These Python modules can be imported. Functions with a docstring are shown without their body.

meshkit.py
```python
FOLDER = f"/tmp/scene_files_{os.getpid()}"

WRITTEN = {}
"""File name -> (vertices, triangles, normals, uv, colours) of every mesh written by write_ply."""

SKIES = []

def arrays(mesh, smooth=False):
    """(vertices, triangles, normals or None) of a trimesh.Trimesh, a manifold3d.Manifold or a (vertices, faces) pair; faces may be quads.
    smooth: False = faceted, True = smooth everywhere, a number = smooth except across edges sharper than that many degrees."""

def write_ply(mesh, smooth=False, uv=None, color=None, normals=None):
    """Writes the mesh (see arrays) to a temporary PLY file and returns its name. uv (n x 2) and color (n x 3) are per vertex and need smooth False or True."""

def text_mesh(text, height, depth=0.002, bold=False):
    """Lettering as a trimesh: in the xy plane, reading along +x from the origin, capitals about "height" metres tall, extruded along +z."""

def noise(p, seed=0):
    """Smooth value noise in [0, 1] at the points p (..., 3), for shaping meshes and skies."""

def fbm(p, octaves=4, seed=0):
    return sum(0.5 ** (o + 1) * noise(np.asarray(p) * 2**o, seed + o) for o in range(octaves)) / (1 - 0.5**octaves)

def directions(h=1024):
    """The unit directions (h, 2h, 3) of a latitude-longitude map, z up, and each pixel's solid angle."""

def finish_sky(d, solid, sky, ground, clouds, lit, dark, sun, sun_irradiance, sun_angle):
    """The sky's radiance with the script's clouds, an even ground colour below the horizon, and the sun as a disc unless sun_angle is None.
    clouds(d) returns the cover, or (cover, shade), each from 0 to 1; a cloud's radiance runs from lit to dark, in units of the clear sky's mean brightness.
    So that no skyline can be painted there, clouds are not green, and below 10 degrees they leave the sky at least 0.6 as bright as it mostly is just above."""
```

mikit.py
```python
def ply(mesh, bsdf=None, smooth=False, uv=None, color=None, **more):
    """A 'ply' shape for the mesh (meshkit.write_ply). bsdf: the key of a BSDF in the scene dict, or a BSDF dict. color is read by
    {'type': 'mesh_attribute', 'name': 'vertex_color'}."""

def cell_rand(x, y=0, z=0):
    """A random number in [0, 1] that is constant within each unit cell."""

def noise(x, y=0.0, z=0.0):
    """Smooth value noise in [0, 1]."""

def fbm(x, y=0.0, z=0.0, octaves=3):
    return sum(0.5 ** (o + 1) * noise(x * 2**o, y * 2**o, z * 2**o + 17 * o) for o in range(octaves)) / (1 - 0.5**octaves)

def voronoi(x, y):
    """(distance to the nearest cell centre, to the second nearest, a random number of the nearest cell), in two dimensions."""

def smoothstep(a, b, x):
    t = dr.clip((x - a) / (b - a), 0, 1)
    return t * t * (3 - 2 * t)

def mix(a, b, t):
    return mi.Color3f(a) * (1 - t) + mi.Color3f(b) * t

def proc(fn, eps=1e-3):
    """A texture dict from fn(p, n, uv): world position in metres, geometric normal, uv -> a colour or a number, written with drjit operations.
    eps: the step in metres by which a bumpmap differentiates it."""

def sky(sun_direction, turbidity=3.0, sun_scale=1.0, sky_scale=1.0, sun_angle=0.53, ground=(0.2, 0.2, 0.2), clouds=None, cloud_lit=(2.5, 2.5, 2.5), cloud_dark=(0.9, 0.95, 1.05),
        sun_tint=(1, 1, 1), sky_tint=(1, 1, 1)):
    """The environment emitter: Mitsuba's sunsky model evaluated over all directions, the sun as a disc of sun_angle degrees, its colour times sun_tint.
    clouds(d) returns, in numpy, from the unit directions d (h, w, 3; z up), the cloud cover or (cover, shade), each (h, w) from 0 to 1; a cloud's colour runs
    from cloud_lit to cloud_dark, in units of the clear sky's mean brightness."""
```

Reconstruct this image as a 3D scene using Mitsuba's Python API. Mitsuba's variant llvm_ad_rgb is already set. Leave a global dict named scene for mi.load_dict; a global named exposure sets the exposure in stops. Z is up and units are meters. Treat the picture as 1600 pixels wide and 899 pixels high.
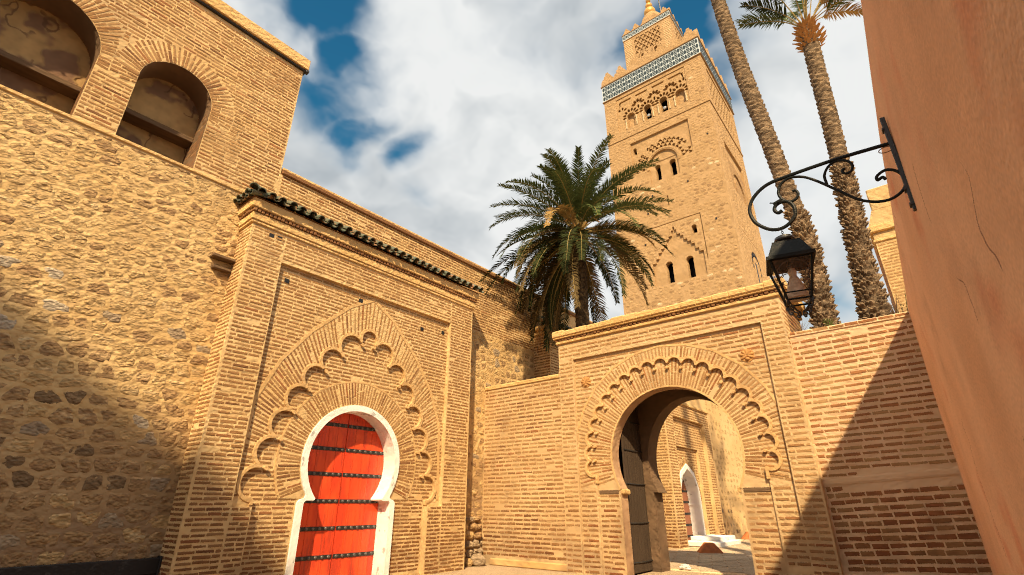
import math, numpy as np, trimesh, shapely, shapely.affinity, shapely.prepared, mitsuba as mi, mikit, meshkit, drjit as dr
from shapely.geometry import Polygon, LineString, Point, MultiPolygon, box as sbox
from shapely.ops import unary_union
from mikit import noise, fbm, cell_rand, smoothstep, mix, voronoi

T = mi.ScalarTransform4f
scene, labels = {}, {}
PI = math.pi

# ------------------------------------------------------------------ camera, sky, exposure
EYE = np.array([0.0, 0.0, 1.3])
YAW, PITCH, FOV = math.radians(39.386), math.radians(23.482), 2 * math.degrees(math.atan(800 / 782.0))
FWD = np.array([-math.sin(YAW) * math.cos(PITCH), math.cos(YAW) * math.cos(PITCH), math.sin(PITCH)])
scene['camera'] = {'type': 'perspective', 'fov': FOV, 'fov_axis': 'x', 'near_clip': 0.05, 'far_clip': 3000.0,
                   'to_world': T().look_at(origin=EYE.tolist(), target=(EYE + FWD).tolist(), up=[0, 0, 1])}
SUN = (1.0, -1.4, 1.5)

def clouds(d):
    warp = d + 0.07 * (np.stack([meshkit.fbm(d * 7 + 9, 5, k) for k in (21, 22, 23)], -1) - 0.5) * 2
    n = meshkit.fbm(warp * 3.4 + [3.1, 7.7, 1.3], 6, 5)
    wisp = meshkit.fbm(warp * [11, 11, 16] + [1.7, 0.4, 5.3], 6, 11)
    puff = 1 - np.abs(2 * meshkit.fbm(warp * 6.5 + [4.2, 1.1, 8.8], 5, 41) - 1)
    gap = np.zeros(d.shape[:2])
    for c, r, k in GAPS:
        c = np.array(c) / np.linalg.norm(c)
        gap = np.maximum(gap, k * np.exp(-((warp - c) ** 2).sum(-1) / r ** 2))
    field = gap * (0.60 + 0.9 * (1 - wisp)) + 0.9 * np.clip(0.5 - n, 0, 1) + 0.5 * (0.5 - wisp)
    t = np.clip((field - 0.10) / 0.85, 0, 1)
    cover = 1 - t * t * (3 - 2 * t)
    shade = 0.32 + 2.1 * (meshkit.fbm(warp * 4.0 + [5, 2, 9], 5, 31) - 0.5) - 0.9 * (puff - 0.75) + 0.6 * (wisp - 0.5)
    right = np.clip((d @ np.array([.77, .63, 0]) - .35) * 1.6, 0, .35)          # the cloud bank brightens towards the east
    return cover, np.clip(shade - right, 0, 1)
GAPS = [((-.615, .225, .765), .095, 1.0), ((-.632, .293, .717), .05, .9), ((-.668, .30, .68), .085, .8), ((-.681, .378, .627), .065, .9), ((-.64, .454, .62), .05, .9),
        ((-.152, .66, .735), .10, 1.15), ((-.128, .735, .665), .06, .75), ((-.62, .405, .672), .03, .45), ((-.65, .519, .556), .05, .35),
        ((-.388, .473, .791), .07, .30), ((-.086, .941, .328), .06, .45), ((-.10, .60, .80), .09, .9), ((-.50, .1, .86), .12, .8)]
scene['sky'] = mikit.sky(SUN, turbidity=3, sun_angle=1.1, sun_scale=1.75, sun_tint=(1.0, 0.92, 0.75), sky_tint=(0.50, 1.75, 1.70), clouds=clouds, cloud_lit=(3.6, 3.65, 3.6), cloud_dark=(1.75, 1.95, 2.1), sky_scale=0.62)
exposure = 1.58

# ------------------------------------------------------------------ materials
def P(base, rough=0.9, bump=None, scale=0.01, eps=2e-3, **kw):
    b = {'type': 'principled', 'base_color': mikit.proc(base) if callable(base) else {'type': 'rgb', 'value': list(base)}, 'roughness': rough, 'specular': kw.pop('specular', 0.25), **kw}
    if bump is not None:
        b = {'type': 'bumpmap', 'arbitrary': mikit.proc(bump, eps), 'bsdf': b, 'scale': scale}
    return {'type': 'twosided', 'bsdf': b}

def mortar(c1, c2, dirt=(0.20, 0.13, 0.08)):
    def f(p, n, uv):
        a = fbm(p.x * 1.3, p.y * 1.3, p.z * 1.3, 4)
        g = noise(p.x * 28, p.y * 28, p.z * 28)
        s = smoothstep(0.58, 0.8, fbm(p.x * 2.6 + 5, p.y * 2.6, p.z * 0.9, 4))
        c = mix(c1, c2, smoothstep(0.3, 0.7, a) * 0.8 + 0.2 * g)
        low = 0.55 * smoothstep(1.4, 0.0, p.z) * smoothstep(0.35, 0.65, fbm(p.x * 3, p.y * 3, p.z * 3, 3))
        return mix(c, dirt, dr.clip(0.35 * s + low, 0, 0.8))
    return f
def rough_bump(k=22.0):
    return lambda p, n, uv: fbm(p.x * k, p.y * k, p.z * k, 4)
def brick_col(c1, c2, c3):
    def f(p, n, uv):
        h = p.x + p.y
        a = noise(h * 4.3, dr.floor(p.z / 0.047) * 7.31, 0.5)
        b = fbm(h * 14, p.z * 30, p.x * 9, 3)
        w = fbm(h * 0.9 + 3, p.z * 0.9, 2.0, 3)
        c = mix(mix(c1, c2, a), c3, smoothstep(0.5, 0.75, w) * 0.8)
        g = smoothstep(2.0, 0.3, p.z + 1.2 * (fbm(h * 1.7, p.z * 1.7, 4.0, 3) - 0.5))
        return mix(c * (0.68 + 0.54 * b), c * mi.Color3f(0.62, 0.5, 0.45) * (0.5 + 0.7 * b), 0.8 * g)
    return f

scene['m_mortar'] = P(mortar((0.63, 0.455, 0.235), (0.56, 0.385, 0.18)), 0.95, rough_bump(), 0.03)
def foot_dirt_shade(f):  # foot dirt, deepened so the wall's shade is painted into the mortar
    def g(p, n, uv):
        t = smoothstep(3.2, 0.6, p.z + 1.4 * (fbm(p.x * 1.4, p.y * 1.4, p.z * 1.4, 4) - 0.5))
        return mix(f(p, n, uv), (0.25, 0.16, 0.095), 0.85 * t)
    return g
scene['m_mortar_stone'] = P(foot_dirt_shade(mortar((0.60, 0.425, 0.205), (0.52, 0.35, 0.155))), 0.95, rough_bump(14), 0.06)
scene['m_recess_shade'] = P(mortar((0.20, 0.125, 0.075), (0.13, 0.085, 0.05), (0.05, 0.035, 0.025)), 0.95, rough_bump(14), 0.05)  # dark brown puts the shade of passage and niches into the colour
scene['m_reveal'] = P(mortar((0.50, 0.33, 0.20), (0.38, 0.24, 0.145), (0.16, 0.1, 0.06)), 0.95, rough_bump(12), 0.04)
scene['m_mortar_gate'] = P(mortar((0.56, 0.41, 0.225), (0.495, 0.345, 0.18)), 0.95, rough_bump(), 0.03)
scene['m_mortar_right'] = P(mortar((0.66, 0.475, 0.29), (0.59, 0.41, 0.235)), 0.95, rough_bump(), 0.03)
scene['m_brick'] = P(brick_col((0.335, 0.185, 0.075), (0.25, 0.125, 0.05), (0.38, 0.225, 0.095)), 0.9, rough_bump(40), 0.012)
scene['m_brick_pale'] = P(brick_col((0.40, 0.24, 0.105), (0.32, 0.18, 0.075), (0.43, 0.27, 0.125)), 0.9, rough_bump(40), 0.012)
scene['m_brick_red'] = P(brick_col((0.34, 0.155, 0.062), (0.26, 0.11, 0.045), (0.38, 0.20, 0.085)), 0.9, rough_bump(40), 0.012)
scene['m_brick_dark'] = P(brick_col((0.24, 0.12, 0.05), (0.18, 0.085, 0.04), (0.28, 0.15, 0.065)), 0.9, rough_bump(40), 0.012)
BRICKS = ['m_brick', 'm_brick', 'm_brick', 'm_brick', 'm_brick_pale', 'm_brick_pale', 'm_brick_pale', 'm_brick_pale', 'm_brick_red', 'm_brick_dark']
BRICKS_R = ['m_brick_red', 'm_brick', 'm_brick_red', 'm_brick_pale', 'm_brick_red']

def stone_col(c1, c2, c3):
    def f(p, n, uv):
        a = fbm(p.x * 7, p.y * 7, p.z * 16, 4)
        b = noise(p.x * 30, p.y * 30, p.z * 45)
        c = mix(mix(c1, c2, smoothstep(0.3, 0.7, a)), c3, smoothstep(0.62, 0.8, fbm(p.x * 4 + 8, p.y * 4, p.z * 9, 3)))
        return c * (0.7 + 0.6 * b)
    return f
sb = lambda p, n, uv: fbm(p.x * 24, p.y * 24, p.z * 30, 5)
for nm, c in dict(tan=((0.53, 0.365, 0.175), (0.41, 0.275, 0.125), (0.57, 0.42, 0.225)), brown=((0.40, 0.26, 0.125), (0.29, 0.18, 0.09), (0.48, 0.33, 0.17)),
                  grey=((0.37, 0.285, 0.185), (0.29, 0.215, 0.14), (0.46, 0.35, 0.22)), dark=((0.24, 0.16, 0.085), (0.17, 0.115, 0.065), (0.34, 0.235, 0.125)),
                  red=((0.36, 0.17, 0.08), (0.28, 0.13, 0.065), (0.42, 0.25, 0.12)), pale=((0.48, 0.40, 0.29), (0.40, 0.33, 0.24), (0.48, 0.37, 0.24))).items():
    scene['m_stone_' + nm] = P(stone_col(*c), 0.92, sb, 0.07)
scene['m_tower'] = P(mortar((0.41, 0.275, 0.145), (0.345, 0.225, 0.11), (0.25, 0.16, 0.085)), 0.95, rough_bump(4), 0.08, 1e-2)
scene['m_tower_stone'] = P(stone_col((0.40, 0.268, 0.137), (0.34, 0.22, 0.105), (0.44, 0.315, 0.18)), 0.95, rough_bump(4), 0.08, 1e-2)
scene['m_tower_stone_b'] = P(stone_col((0.31, 0.20, 0.10), (0.25, 0.155, 0.075), (0.36, 0.24, 0.125)), 0.95, rough_bump(4), 0.08, 1e-2)
scene['m_tower_stone_pale'] = P(stone_col((0.54, 0.42, 0.27), (0.48, 0.36, 0.21), (0.58, 0.48, 0.34)), 0.95, rough_bump(4), 0.08, 1e-2)

def plaster(p, n, uv):
    a = fbm(p.x * 0.9, p.y * 0.9, p.z * 0.5, 4)
    st = fbm(p.x * 7, p.y * 1.2, p.z * 3.1, 4)
    g = noise(p.x * 60, p.y * 60, p.z * 60)
    c = mix((0.63, 0.355, 0.20), (0.565, 0.30, 0.16), smoothstep(0.3, 0.7, a))
    c = c * (0.88 + 0.24 * fbm(p.x * 2.6, p.y * 2.6, p.z * 2.6, 5))
    c = mix(c, (0.36, 0.18, 0.10), 0.40 * smoothstep(0.58, 0.8, fbm(p.y * 1.5 + 4, p.z * 1.9, p.x * 2, 5)))
    c = mix(c, (0.52, 0.17, 0.08), 0.55 * smoothstep(0.62, 0.8, fbm(p.y * 1.3 + 1.7, p.z * 1.6 + 8, 0.3, 3)))
    # hairline cracks wandering down the render
    w1 = (fbm(p.z * 1.7, 3.3, 0.0, 4) - 0.5) * 0.9
    d1 = dr.abs(p.y - 4.15 - w1 - 0.12 * (p.z - 4)) + 0.05 * smoothstep(0.35, 0.6, noise(p.z * 2.1, 8.0, 0.0))
    w2 = (fbm(p.z * 2.1, 7.3, 0.0, 4) - 0.5) * 0.8
    d2 = dr.abs(p.y - 2.75 - w2 + 0.1 * (p.z - 3)) + 0.06 * smoothstep(0.4, 0.55, noise(p.z * 2.6, 2.0, 0.0))
    w3 = (fbm(p.z * 1.9, 1.3, 4.0, 4) - 0.5) * 0.9
    d3 = dr.abs(p.y - 7.1 - w3) + 0.06 * smoothstep(0.35, 0.5, noise(p.z * 1.6, 5.0, 0.0))
    cr = smoothstep(0.016, 0.004, dr.minimum(d1, dr.minimum(d2, d3)))
    return mix(c, (0.15, 0.075, 0.045), 0.75 * cr) * (0.9 + 0.2 * g)
scene['m_plaster'] = P(plaster, 0.9, lambda p, n, uv: fbm(p.x * 50, p.y * 50, p.z * 50, 3), 0.005)

def niche_plaster(p, n, uv):
    a = smoothstep(0.47, 0.55, fbm(p.y * 2.2 + 4, p.z * 2.2, 0.3, 4))
    b = fbm(p.y * 9, p.z * 9, 1.0, 3)
    cr = smoothstep(0.022, 0.006, dr.abs(fbm(p.y * 1.6 + 2, p.z * 1.6, 5.0, 4) - 0.5)) * smoothstep(0.45, 0.6, noise(p.y * 3, p.z * 3, 3))
    c = mix((0.38, 0.25, 0.11), (0.19, 0.115, 0.07), a)  # plaster kept dark so the niche shade sits in its colour
    return mix(c * (0.8 + 0.4 * b), (0.10, 0.06, 0.04), 0.7 * cr)
scene['m_niche'] = P(niche_plaster, 0.95, lambda p, n, uv: smoothstep(0.47, 0.5, fbm(p.y * 2.2 + 4, p.z * 2.2, 0.3, 4)) * 0.6 + 0.4 * fbm(p.y * 20, p.z * 20, p.x * 20, 3), 0.03)
scene['m_trim'] = P(mortar((0.62, 0.42, 0.19), (0.54, 0.35, 0.14), (0.30, 0.18, 0.09)), 0.95, rough_bump(16), 0.04)
scene['m_rim'] = P(mortar((0.60, 0.40, 0.19), (0.52, 0.34, 0.15), (0.34, 0.2, 0.1)), 0.9, rough_bump(18), 0.02)
scene['m_white'] = P(lambda p, n, uv: mix((0.82, 0.82, 0.80), (0.66, 0.65, 0.62), 0.7 * smoothstep(0.45, 0.8, fbm(p.x * 3, p.y * 3, p.z * 3, 4)) + 0.5 * smoothstep(0.5, 0.05, p.z)) * (1 - 0.45 * smoothstep(0.66, 0.74, fbm(p.x * 9 + 3, p.y * 9, p.z * 6, 4))), 0.6, rough_bump(12), 0.012)
def redpaint(p, n, uv):
    a = fbm(p.y * 5, p.z * 1.6, 0.0, 4)
    s = fbm(p.y * 30, p.z * 2.0, 2.0, 3)
    return mix(mix((0.74, 0.085, 0.025), (0.62, 0.055, 0.02), smoothstep(0.35, 0.7, a)), (0.34, 0.04, 0.022), 0.5 * smoothstep(0.55, 0.8, s) + 0.5 * smoothstep(0.9, 0.1, p.z) * smoothstep(0.4, 0.7, a))
scene['m_red'] = P(redpaint, 0.33, lambda p, n, uv: fbm(p.y * 40, p.z * 2.5, 0.0, 3), 0.004, specular=0.5)
scene['m_red_old'] = P(lambda p, n, uv: mix((0.34, 0.145, 0.085), (0.27, 0.115, 0.07), fbm(p.y * 8, p.z * 3, 0.0, 3)), 0.6)
scene['m_iron'] = P(lambda p, n, uv: mix((0.016, 0.018, 0.02), (0.05, 0.04, 0.033), smoothstep(0.55, 0.8, fbm(p.x * 30, p.y * 30, p.z * 30, 3))), 0.42, rough_bump(90), 0.003, specular=0.5)
scene['m_iron_green'] = P(lambda p, n, uv: mix((0.009, 0.012, 0.012), (0.022, 0.022, 0.02), smoothstep(0.5, 0.8, fbm(p.x * 25, p.y * 25, p.z * 25, 3))), 0.45, rough_bump(90), 0.003, specular=0.15)
scene['m_stud'] = P((0.10, 0.10, 0.10), 0.32, specular=0.6, metallic=0.3)
scene['m_wood'] = P(lambda p, n, uv: mix((0.034, 0.023, 0.016), (0.080, 0.056, 0.038), fbm(p.x * 40, p.y * 40, p.z * 1.8, 4)), 0.85, lambda p, n, uv: fbm(p.x * 60, p.y * 60, p.z * 3, 3), 0.01)
scene['m_beam'] = P(lambda p, n, uv: mix((0.10, 0.065, 0.04), (0.19, 0.12, 0.065), fbm(p.x * 20, p.y * 5, p.z * 40, 4)), 0.9, lambda p, n, uv: fbm(p.x * 20, p.y * 6, p.z * 50, 3), 0.02)
scene['m_tile'] = P(lambda p, n, uv: mix(mix((0.060, 0.098, 0.075), (0.135, 0.135, 0.095), fbm(p.y * 6, p.z * 6, p.x * 6, 3)), (0.30, 0.16, 0.08), smoothstep(0.52, 0.68, fbm(p.y * 11, p.z * 11, p.x * 11, 3))), 0.38, rough_bump(30), 0.008, specular=0.5)
scene['m_clay'] = P(lambda p, n, uv: mix((0.30, 0.15, 0.075), (0.20, 0.10, 0.055), fbm(p.y * 12, p.z * 12, p.x * 12, 3)), 0.85)
scene['m_shell'] = P(lambda p, n, uv: mix((0.48, 0.27, 0.10), (0.38, 0.195, 0.07), fbm(p.y * 22, p.z * 22, p.x * 22, 3)), 0.85)
scene['m_tilewhite'] = P(lambda p, n, uv: mix((0.50, 0.58, 0.62), (0.36, 0.43, 0.48), fbm(p.x * 1.5, p.y * 1.5, p.z * 1.5, 3)), 0.5, specular=0.4)
scene['m_tiledark'] = P((0.018, 0.036, 0.050), 0.5, specular=0.4)
scene['m_tilepale'] = P((0.64, 0.47, 0.27), 0.8)
scene['m_gold'] = P((0.62, 0.36, 0.10), 0.45, specular=0.4, metallic=0.25)
def trunk(p, n, uv):
    a = fbm(p.x * 9, p.y * 9, p.z * 14, 3)
    b = noise(p.x * 34, p.y * 34, p.z * 34)
    return mix(mix((0.10, 0.072, 0.046), (0.26, 0.19, 0.12), smoothstep(0.35, 0.7, a)), (0.34, 0.235, 0.13), 0.5 * smoothstep(0.6, 0.8, fbm(p.x * 5 + 3, p.y * 5, p.z * 3, 3))) * (0.55 + 0.8 * b)
scene['m_trunk'] = P(trunk, 0.95, rough_bump(40), 0.02)
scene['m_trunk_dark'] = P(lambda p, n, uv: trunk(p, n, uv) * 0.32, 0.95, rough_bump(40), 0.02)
def leafmat(c1, c2, tr=0.25):
    return {'type': 'principledthin', 'base_color': mikit.proc(lambda p, n, uv: mix(c1, c2, fbm(p.x * 5, p.y * 5, p.z * 5, 3))), 'roughness': 0.5, 'diff_trans': tr, 'spec_trans': 0.0, 'eta': 1.4}
scene['m_leaf'] = leafmat((0.046, 0.076, 0.027), (0.120, 0.148, 0.058))
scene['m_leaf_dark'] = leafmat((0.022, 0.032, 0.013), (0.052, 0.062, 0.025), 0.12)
scene['m_leaf_dry'] = leafmat((0.30, 0.20, 0.075), (0.42, 0.27, 0.10))
scene['m_leaf_brown'] = leafmat((0.10, 0.075, 0.035), (0.17, 0.125, 0.06))
scene['m_rachis'] = P((0.32, 0.24, 0.09), 0.7)
scene['m_weed'] = leafmat((0.07, 0.11, 0.03), (0.14, 0.17, 0.05))
scene['m_twig'] = P((0.12, 0.085, 0.055), 0.9)
def paving(p, n, uv):
    a = fbm(p.x * 1.1, p.y * 1.1, 0.3, 4)
    g = noise(p.x * 45, p.y * 45, 0.0)
    return mix((0.40, 0.32, 0.22), (0.31, 0.24, 0.165), smoothstep(0.3, 0.7, a)) * (0.82 + 0.36 * g)
scene['m_paving'] = P(paving, 0.9, rough_bump(35), 0.01)
scene['m_ground'] = P(lambda p, n, uv: mix((0.33, 0.25, 0.165), (0.26, 0.19, 0.12), fbm(p.x * 1.5, p.y * 1.5, 0.0, 4)) * (0.8 + 0.4 * noise(p.x * 50, p.y * 50, 0.0)), 0.95, rough_bump(30), 0.02)
scene['m_orange'] = P(lambda p, n, uv: mix((0.56, 0.20, 0.075), (0.42, 0.15, 0.065), smoothstep(0.4, 0.7, fbm(p.x * 9, p.y * 9, p.z * 9, 3))), 0.8)
scene['m_black'] = P(lambda p, n, uv: mix((0.012, 0.012, 0.013), (0.05, 0.05, 0.048), smoothstep(0.6, 0.85, fbm(p.x * 14, p.y * 14, p.z * 14, 4))), 0.5, rough_bump(40), 0.004, specular=0.4)
scene['m_glass'] = {'type': 'thindielectric', 'int_ior': 1.5}
scene['m_lampshade'] = P(lambda p, n, uv: mix((0.58, 0.46, 0.34), (0.44, 0.33, 0.23), smoothstep(0.4, 0.7, fbm(p.x * 30, p.y * 30, p.z * 30, 3))), 0.6)
scene['m_wrap'] = P((0.55, 0.58, 0.58), 0.3, specular=0.5)
scene['m_metal'] = P((0.5, 0.5, 0.48), 0.35, metallic=0.8)
scene['m_pierlit'] = P(mortar((0.56, 0.40, 0.20), (0.48, 0.33, 0.155)), 0.95, rough_bump(8), 0.05)

# ------------------------------------------------------------------ helpers
def key(name):
    if name not in scene and name not in labels:
        return name
    i = 1
    while f'{name}_{i:03d}' in scene or f'{name}_{i:03d}' in labels:
        i += 1
    return f'{name}_{i:03d}'
COUNT = {}
def fast_key(name):
    i = COUNT.get(name, 0)
    COUNT[name] = i + 1
    return name if i == 0 else f'{name}_{i:03d}'
def tag(k, label=None, cat=None, group=None, kind=None):
    labels[k] = {a: b for a, b in (('label', label), ('category', cat), ('group', group), ('kind', kind)) if b}
    return k
def put(name, mesh, mat, frame=None, smooth=False, kind=None, label=None):
    if isinstance(mesh, (list, tuple)) and len(mesh) and not isinstance(mesh[0], np.ndarray):
        mesh = trimesh.util.concatenate(list(mesh))
    if frame is not None:
        mesh = mesh.copy(); mesh.apply_transform(frame)
    k = fast_key(name)
    scene[k] = mikit.ply(mesh, mat, smooth=smooth)
    if kind or label:
        tag(k, label=label, kind=kind)
    return k
def frame(o, U, N, V=(0, 0, 1)):
    m = np.eye(4); m[:3, 0], m[:3, 1], m[:3, 2], m[:3, 3] = U, V, N, o
    return m
def polys(g):
    return [q for q in getattr(g, 'geoms', [g]) if isinstance(q, Polygon) and q.area > 1e-6]
def slab(g, w0, w1):
    out = []
    for q in polys(g):
        m = trimesh.creation.extrude_polygon(q, w1 - w0, engine='earcut'); m.apply_translation([0, 0, w0]); out.append(m)
    return trimesh.util.concatenate(out)
def rbox(lo, hi, c=0.0):
    lo, hi = np.array(lo, float), np.array(hi, float)
    if c <= 0:
        m = trimesh.creation.box(hi - lo); m.apply_translation((lo + hi) / 2); return m
    pts = []
    for s in np.ndindex(2, 2, 2):
        p = np.where(np.array(s) == 0, lo, hi); q = np.where(np.array(s) == 0, lo + c, hi - c)
        for a in range(3):
            r = q.copy(); r[a] = p[a]; pts.append(r)
    return trimesh.convex.convex_hull(np.array(pts))
def tube(pts, r, sides=8, closed_ends=True):
    p = np.asarray(pts, float); n = len(p)
    r = np.broadcast_to(r, (n,)).astype(float)
    t = np.gradient(p, axis=0); t /= np.linalg.norm(t, axis=1, keepdims=True) + 1e-12
    up = np.array([0, 0, 1.0]) if abs(t[0][2]) < 0.9 else np.array([1.0, 0, 0])
    a = np.cross(t[0], up); a /= np.linalg.norm(a)
    rings, ang = [], np.arange(sides) * 2 * PI / sides
    for i in range(n):
        a = a - t[i] * (a @ t[i]); a /= np.linalg.norm(a) + 1e-12
        b = np.cross(t[i], a)
        rings.append(p[i] + r[i] * (np.cos(ang)[:, None] * a + np.sin(ang)[:, None] * b))
    v = np.vstack(rings); f = []
    for i in range(n - 1):
        for j in range(sides):
            q = [i * sides + j, i * sides + (j + 1) % sides, (i + 1) * sides + (j + 1) % sides, (i + 1) * sides + j]
            f += [[q[0], q[1], q[2]], [q[0], q[2], q[3]]]
    if closed_ends:
        v = np.vstack([v, p[0], p[-1]]); c0, c1 = n * sides, n * sides + 1
        for j in range(sides):
            f += [[c0, (j + 1) % sides, j], [c1, (n - 1) * sides + j, (n - 1) * sides + (j + 1) % sides]]
    return trimesh.Trimesh(v, f, process=False)
def spline(pts, k=8):
    p = np.asarray(pts, float); q = np.vstack([2 * p[0] - p[1], p, 2 * p[-1] - p[-2]]); out = []
    for i in range(1, len(q) - 2):
        for s in np.arange(k) / k:
            a, b, c, d = q[i - 1], q[i], q[i + 1], q[i + 2]
            out.append(0.5 * (2 * b + (c - a) * s + (2 * a - 5 * b + 4 * c - d) * s * s + (3 * b - a - 3 * c + d) * s ** 3))
    return np.array(out + [p[-1]])
def lathe(profile, sides=16, center=(0, 0, 0)):
    r = np.array(profile, float); ang = np.arange(sides) * 2 * PI / sides
    v = np.vstack([np.stack([a * np.cos(ang), a * np.sin(ang), ang * 0 + z], 1) for a, z in r]) + np.array(center)
    f = []
    for i in range(len(r) - 1):
        for j in range(sides):
            a, b = i * sides + j, i * sides + (j + 1) % sides
            f += [[a, b, b + sides], [a, b + sides, a + sides]]
    return trimesh.Trimesh(v, f, process=False)
def ball(c, r, n=1):
    m = trimesh.creation.icosphere(n, r); m.apply_translation(c); return m
def in_view(p):
    """size on the picture of one metre at the points p, zero outside the frame"""
    q = np.asarray(p, float) - EYE
    right = np.array([math.cos(YAW), math.sin(YAW), 0]); up = np.cross(right, FWD)
    z = q @ FWD; x, y = q @ right / np.maximum(z, 1e-6), q @ up / np.maximum(z, 1e-6)
    ok = (z > 0.1) & (np.abs(x) < 1.04) & (np.abs(y) < 0.59)
    return np.where(ok, 1 / np.maximum(z, 0.1), 0.0)

# ---- bricks
rng0 = np.random.default_rng(7)
def unit_brick(r):
    def ring(s, z, j):
        c = np.array([[-.5, -.5], [.0, -.5], [.5, -.5], [.5, .5], [0., .5], [-.5, .5]]) * s
        c = c + r.uniform(-1, 1, c.shape) * [j * 0.3, j]
        return np.column_stack([c, np.full(6, z) + r.uniform(-.04, .04, 6) * (z > 0)])
    a, b, c = ring(1.0, 0.0, 0.0), ring(1.0, 0.55, 0.10), ring(np.array([0.955, 0.74]), 1.0, 0.09)
    v = np.vstack([a, b, c]); f = []
    for k in range(2):
        for j in range(6):
            p, q = k * 6 + j, k * 6 + (j + 1) % 6
            f += [[p, q, q + 6], [p, q + 6, p + 6]]
    f += [[12, 13, 17], [13, 16, 17], [13, 14, 16], [14, 15, 16]]
    return v, np.array(f)
UNIT = [unit_brick(rng0) for _ in range(8)]
UNIT_PLY = {}
def unit_ply(i, mat):
    if (i, mat) not in UNIT_PLY:
        UNIT_PLY[i, mat] = mikit.ply(UNIT[i], mat)
    return UNIT_PLY[i, mat]
def fill(a, b, lmin, lmax, joint, rng):
    out, x = [], a - rng.uniform(0, lmin)
    while x < b:
        l = rng.uniform(lmin, lmax); s, e = max(x, a), min(x + l, b)
        if e - s > 0.05: out.append((s, e))
        x += l + joint * rng.uniform(0.6, 1.4)
    return out
def segs(line, region):
    g = line.intersection(region)
    return [q for q in getattr(g, 'geoms', [g]) if isinstance(q, LineString) and q.length > 0.06]
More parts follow.
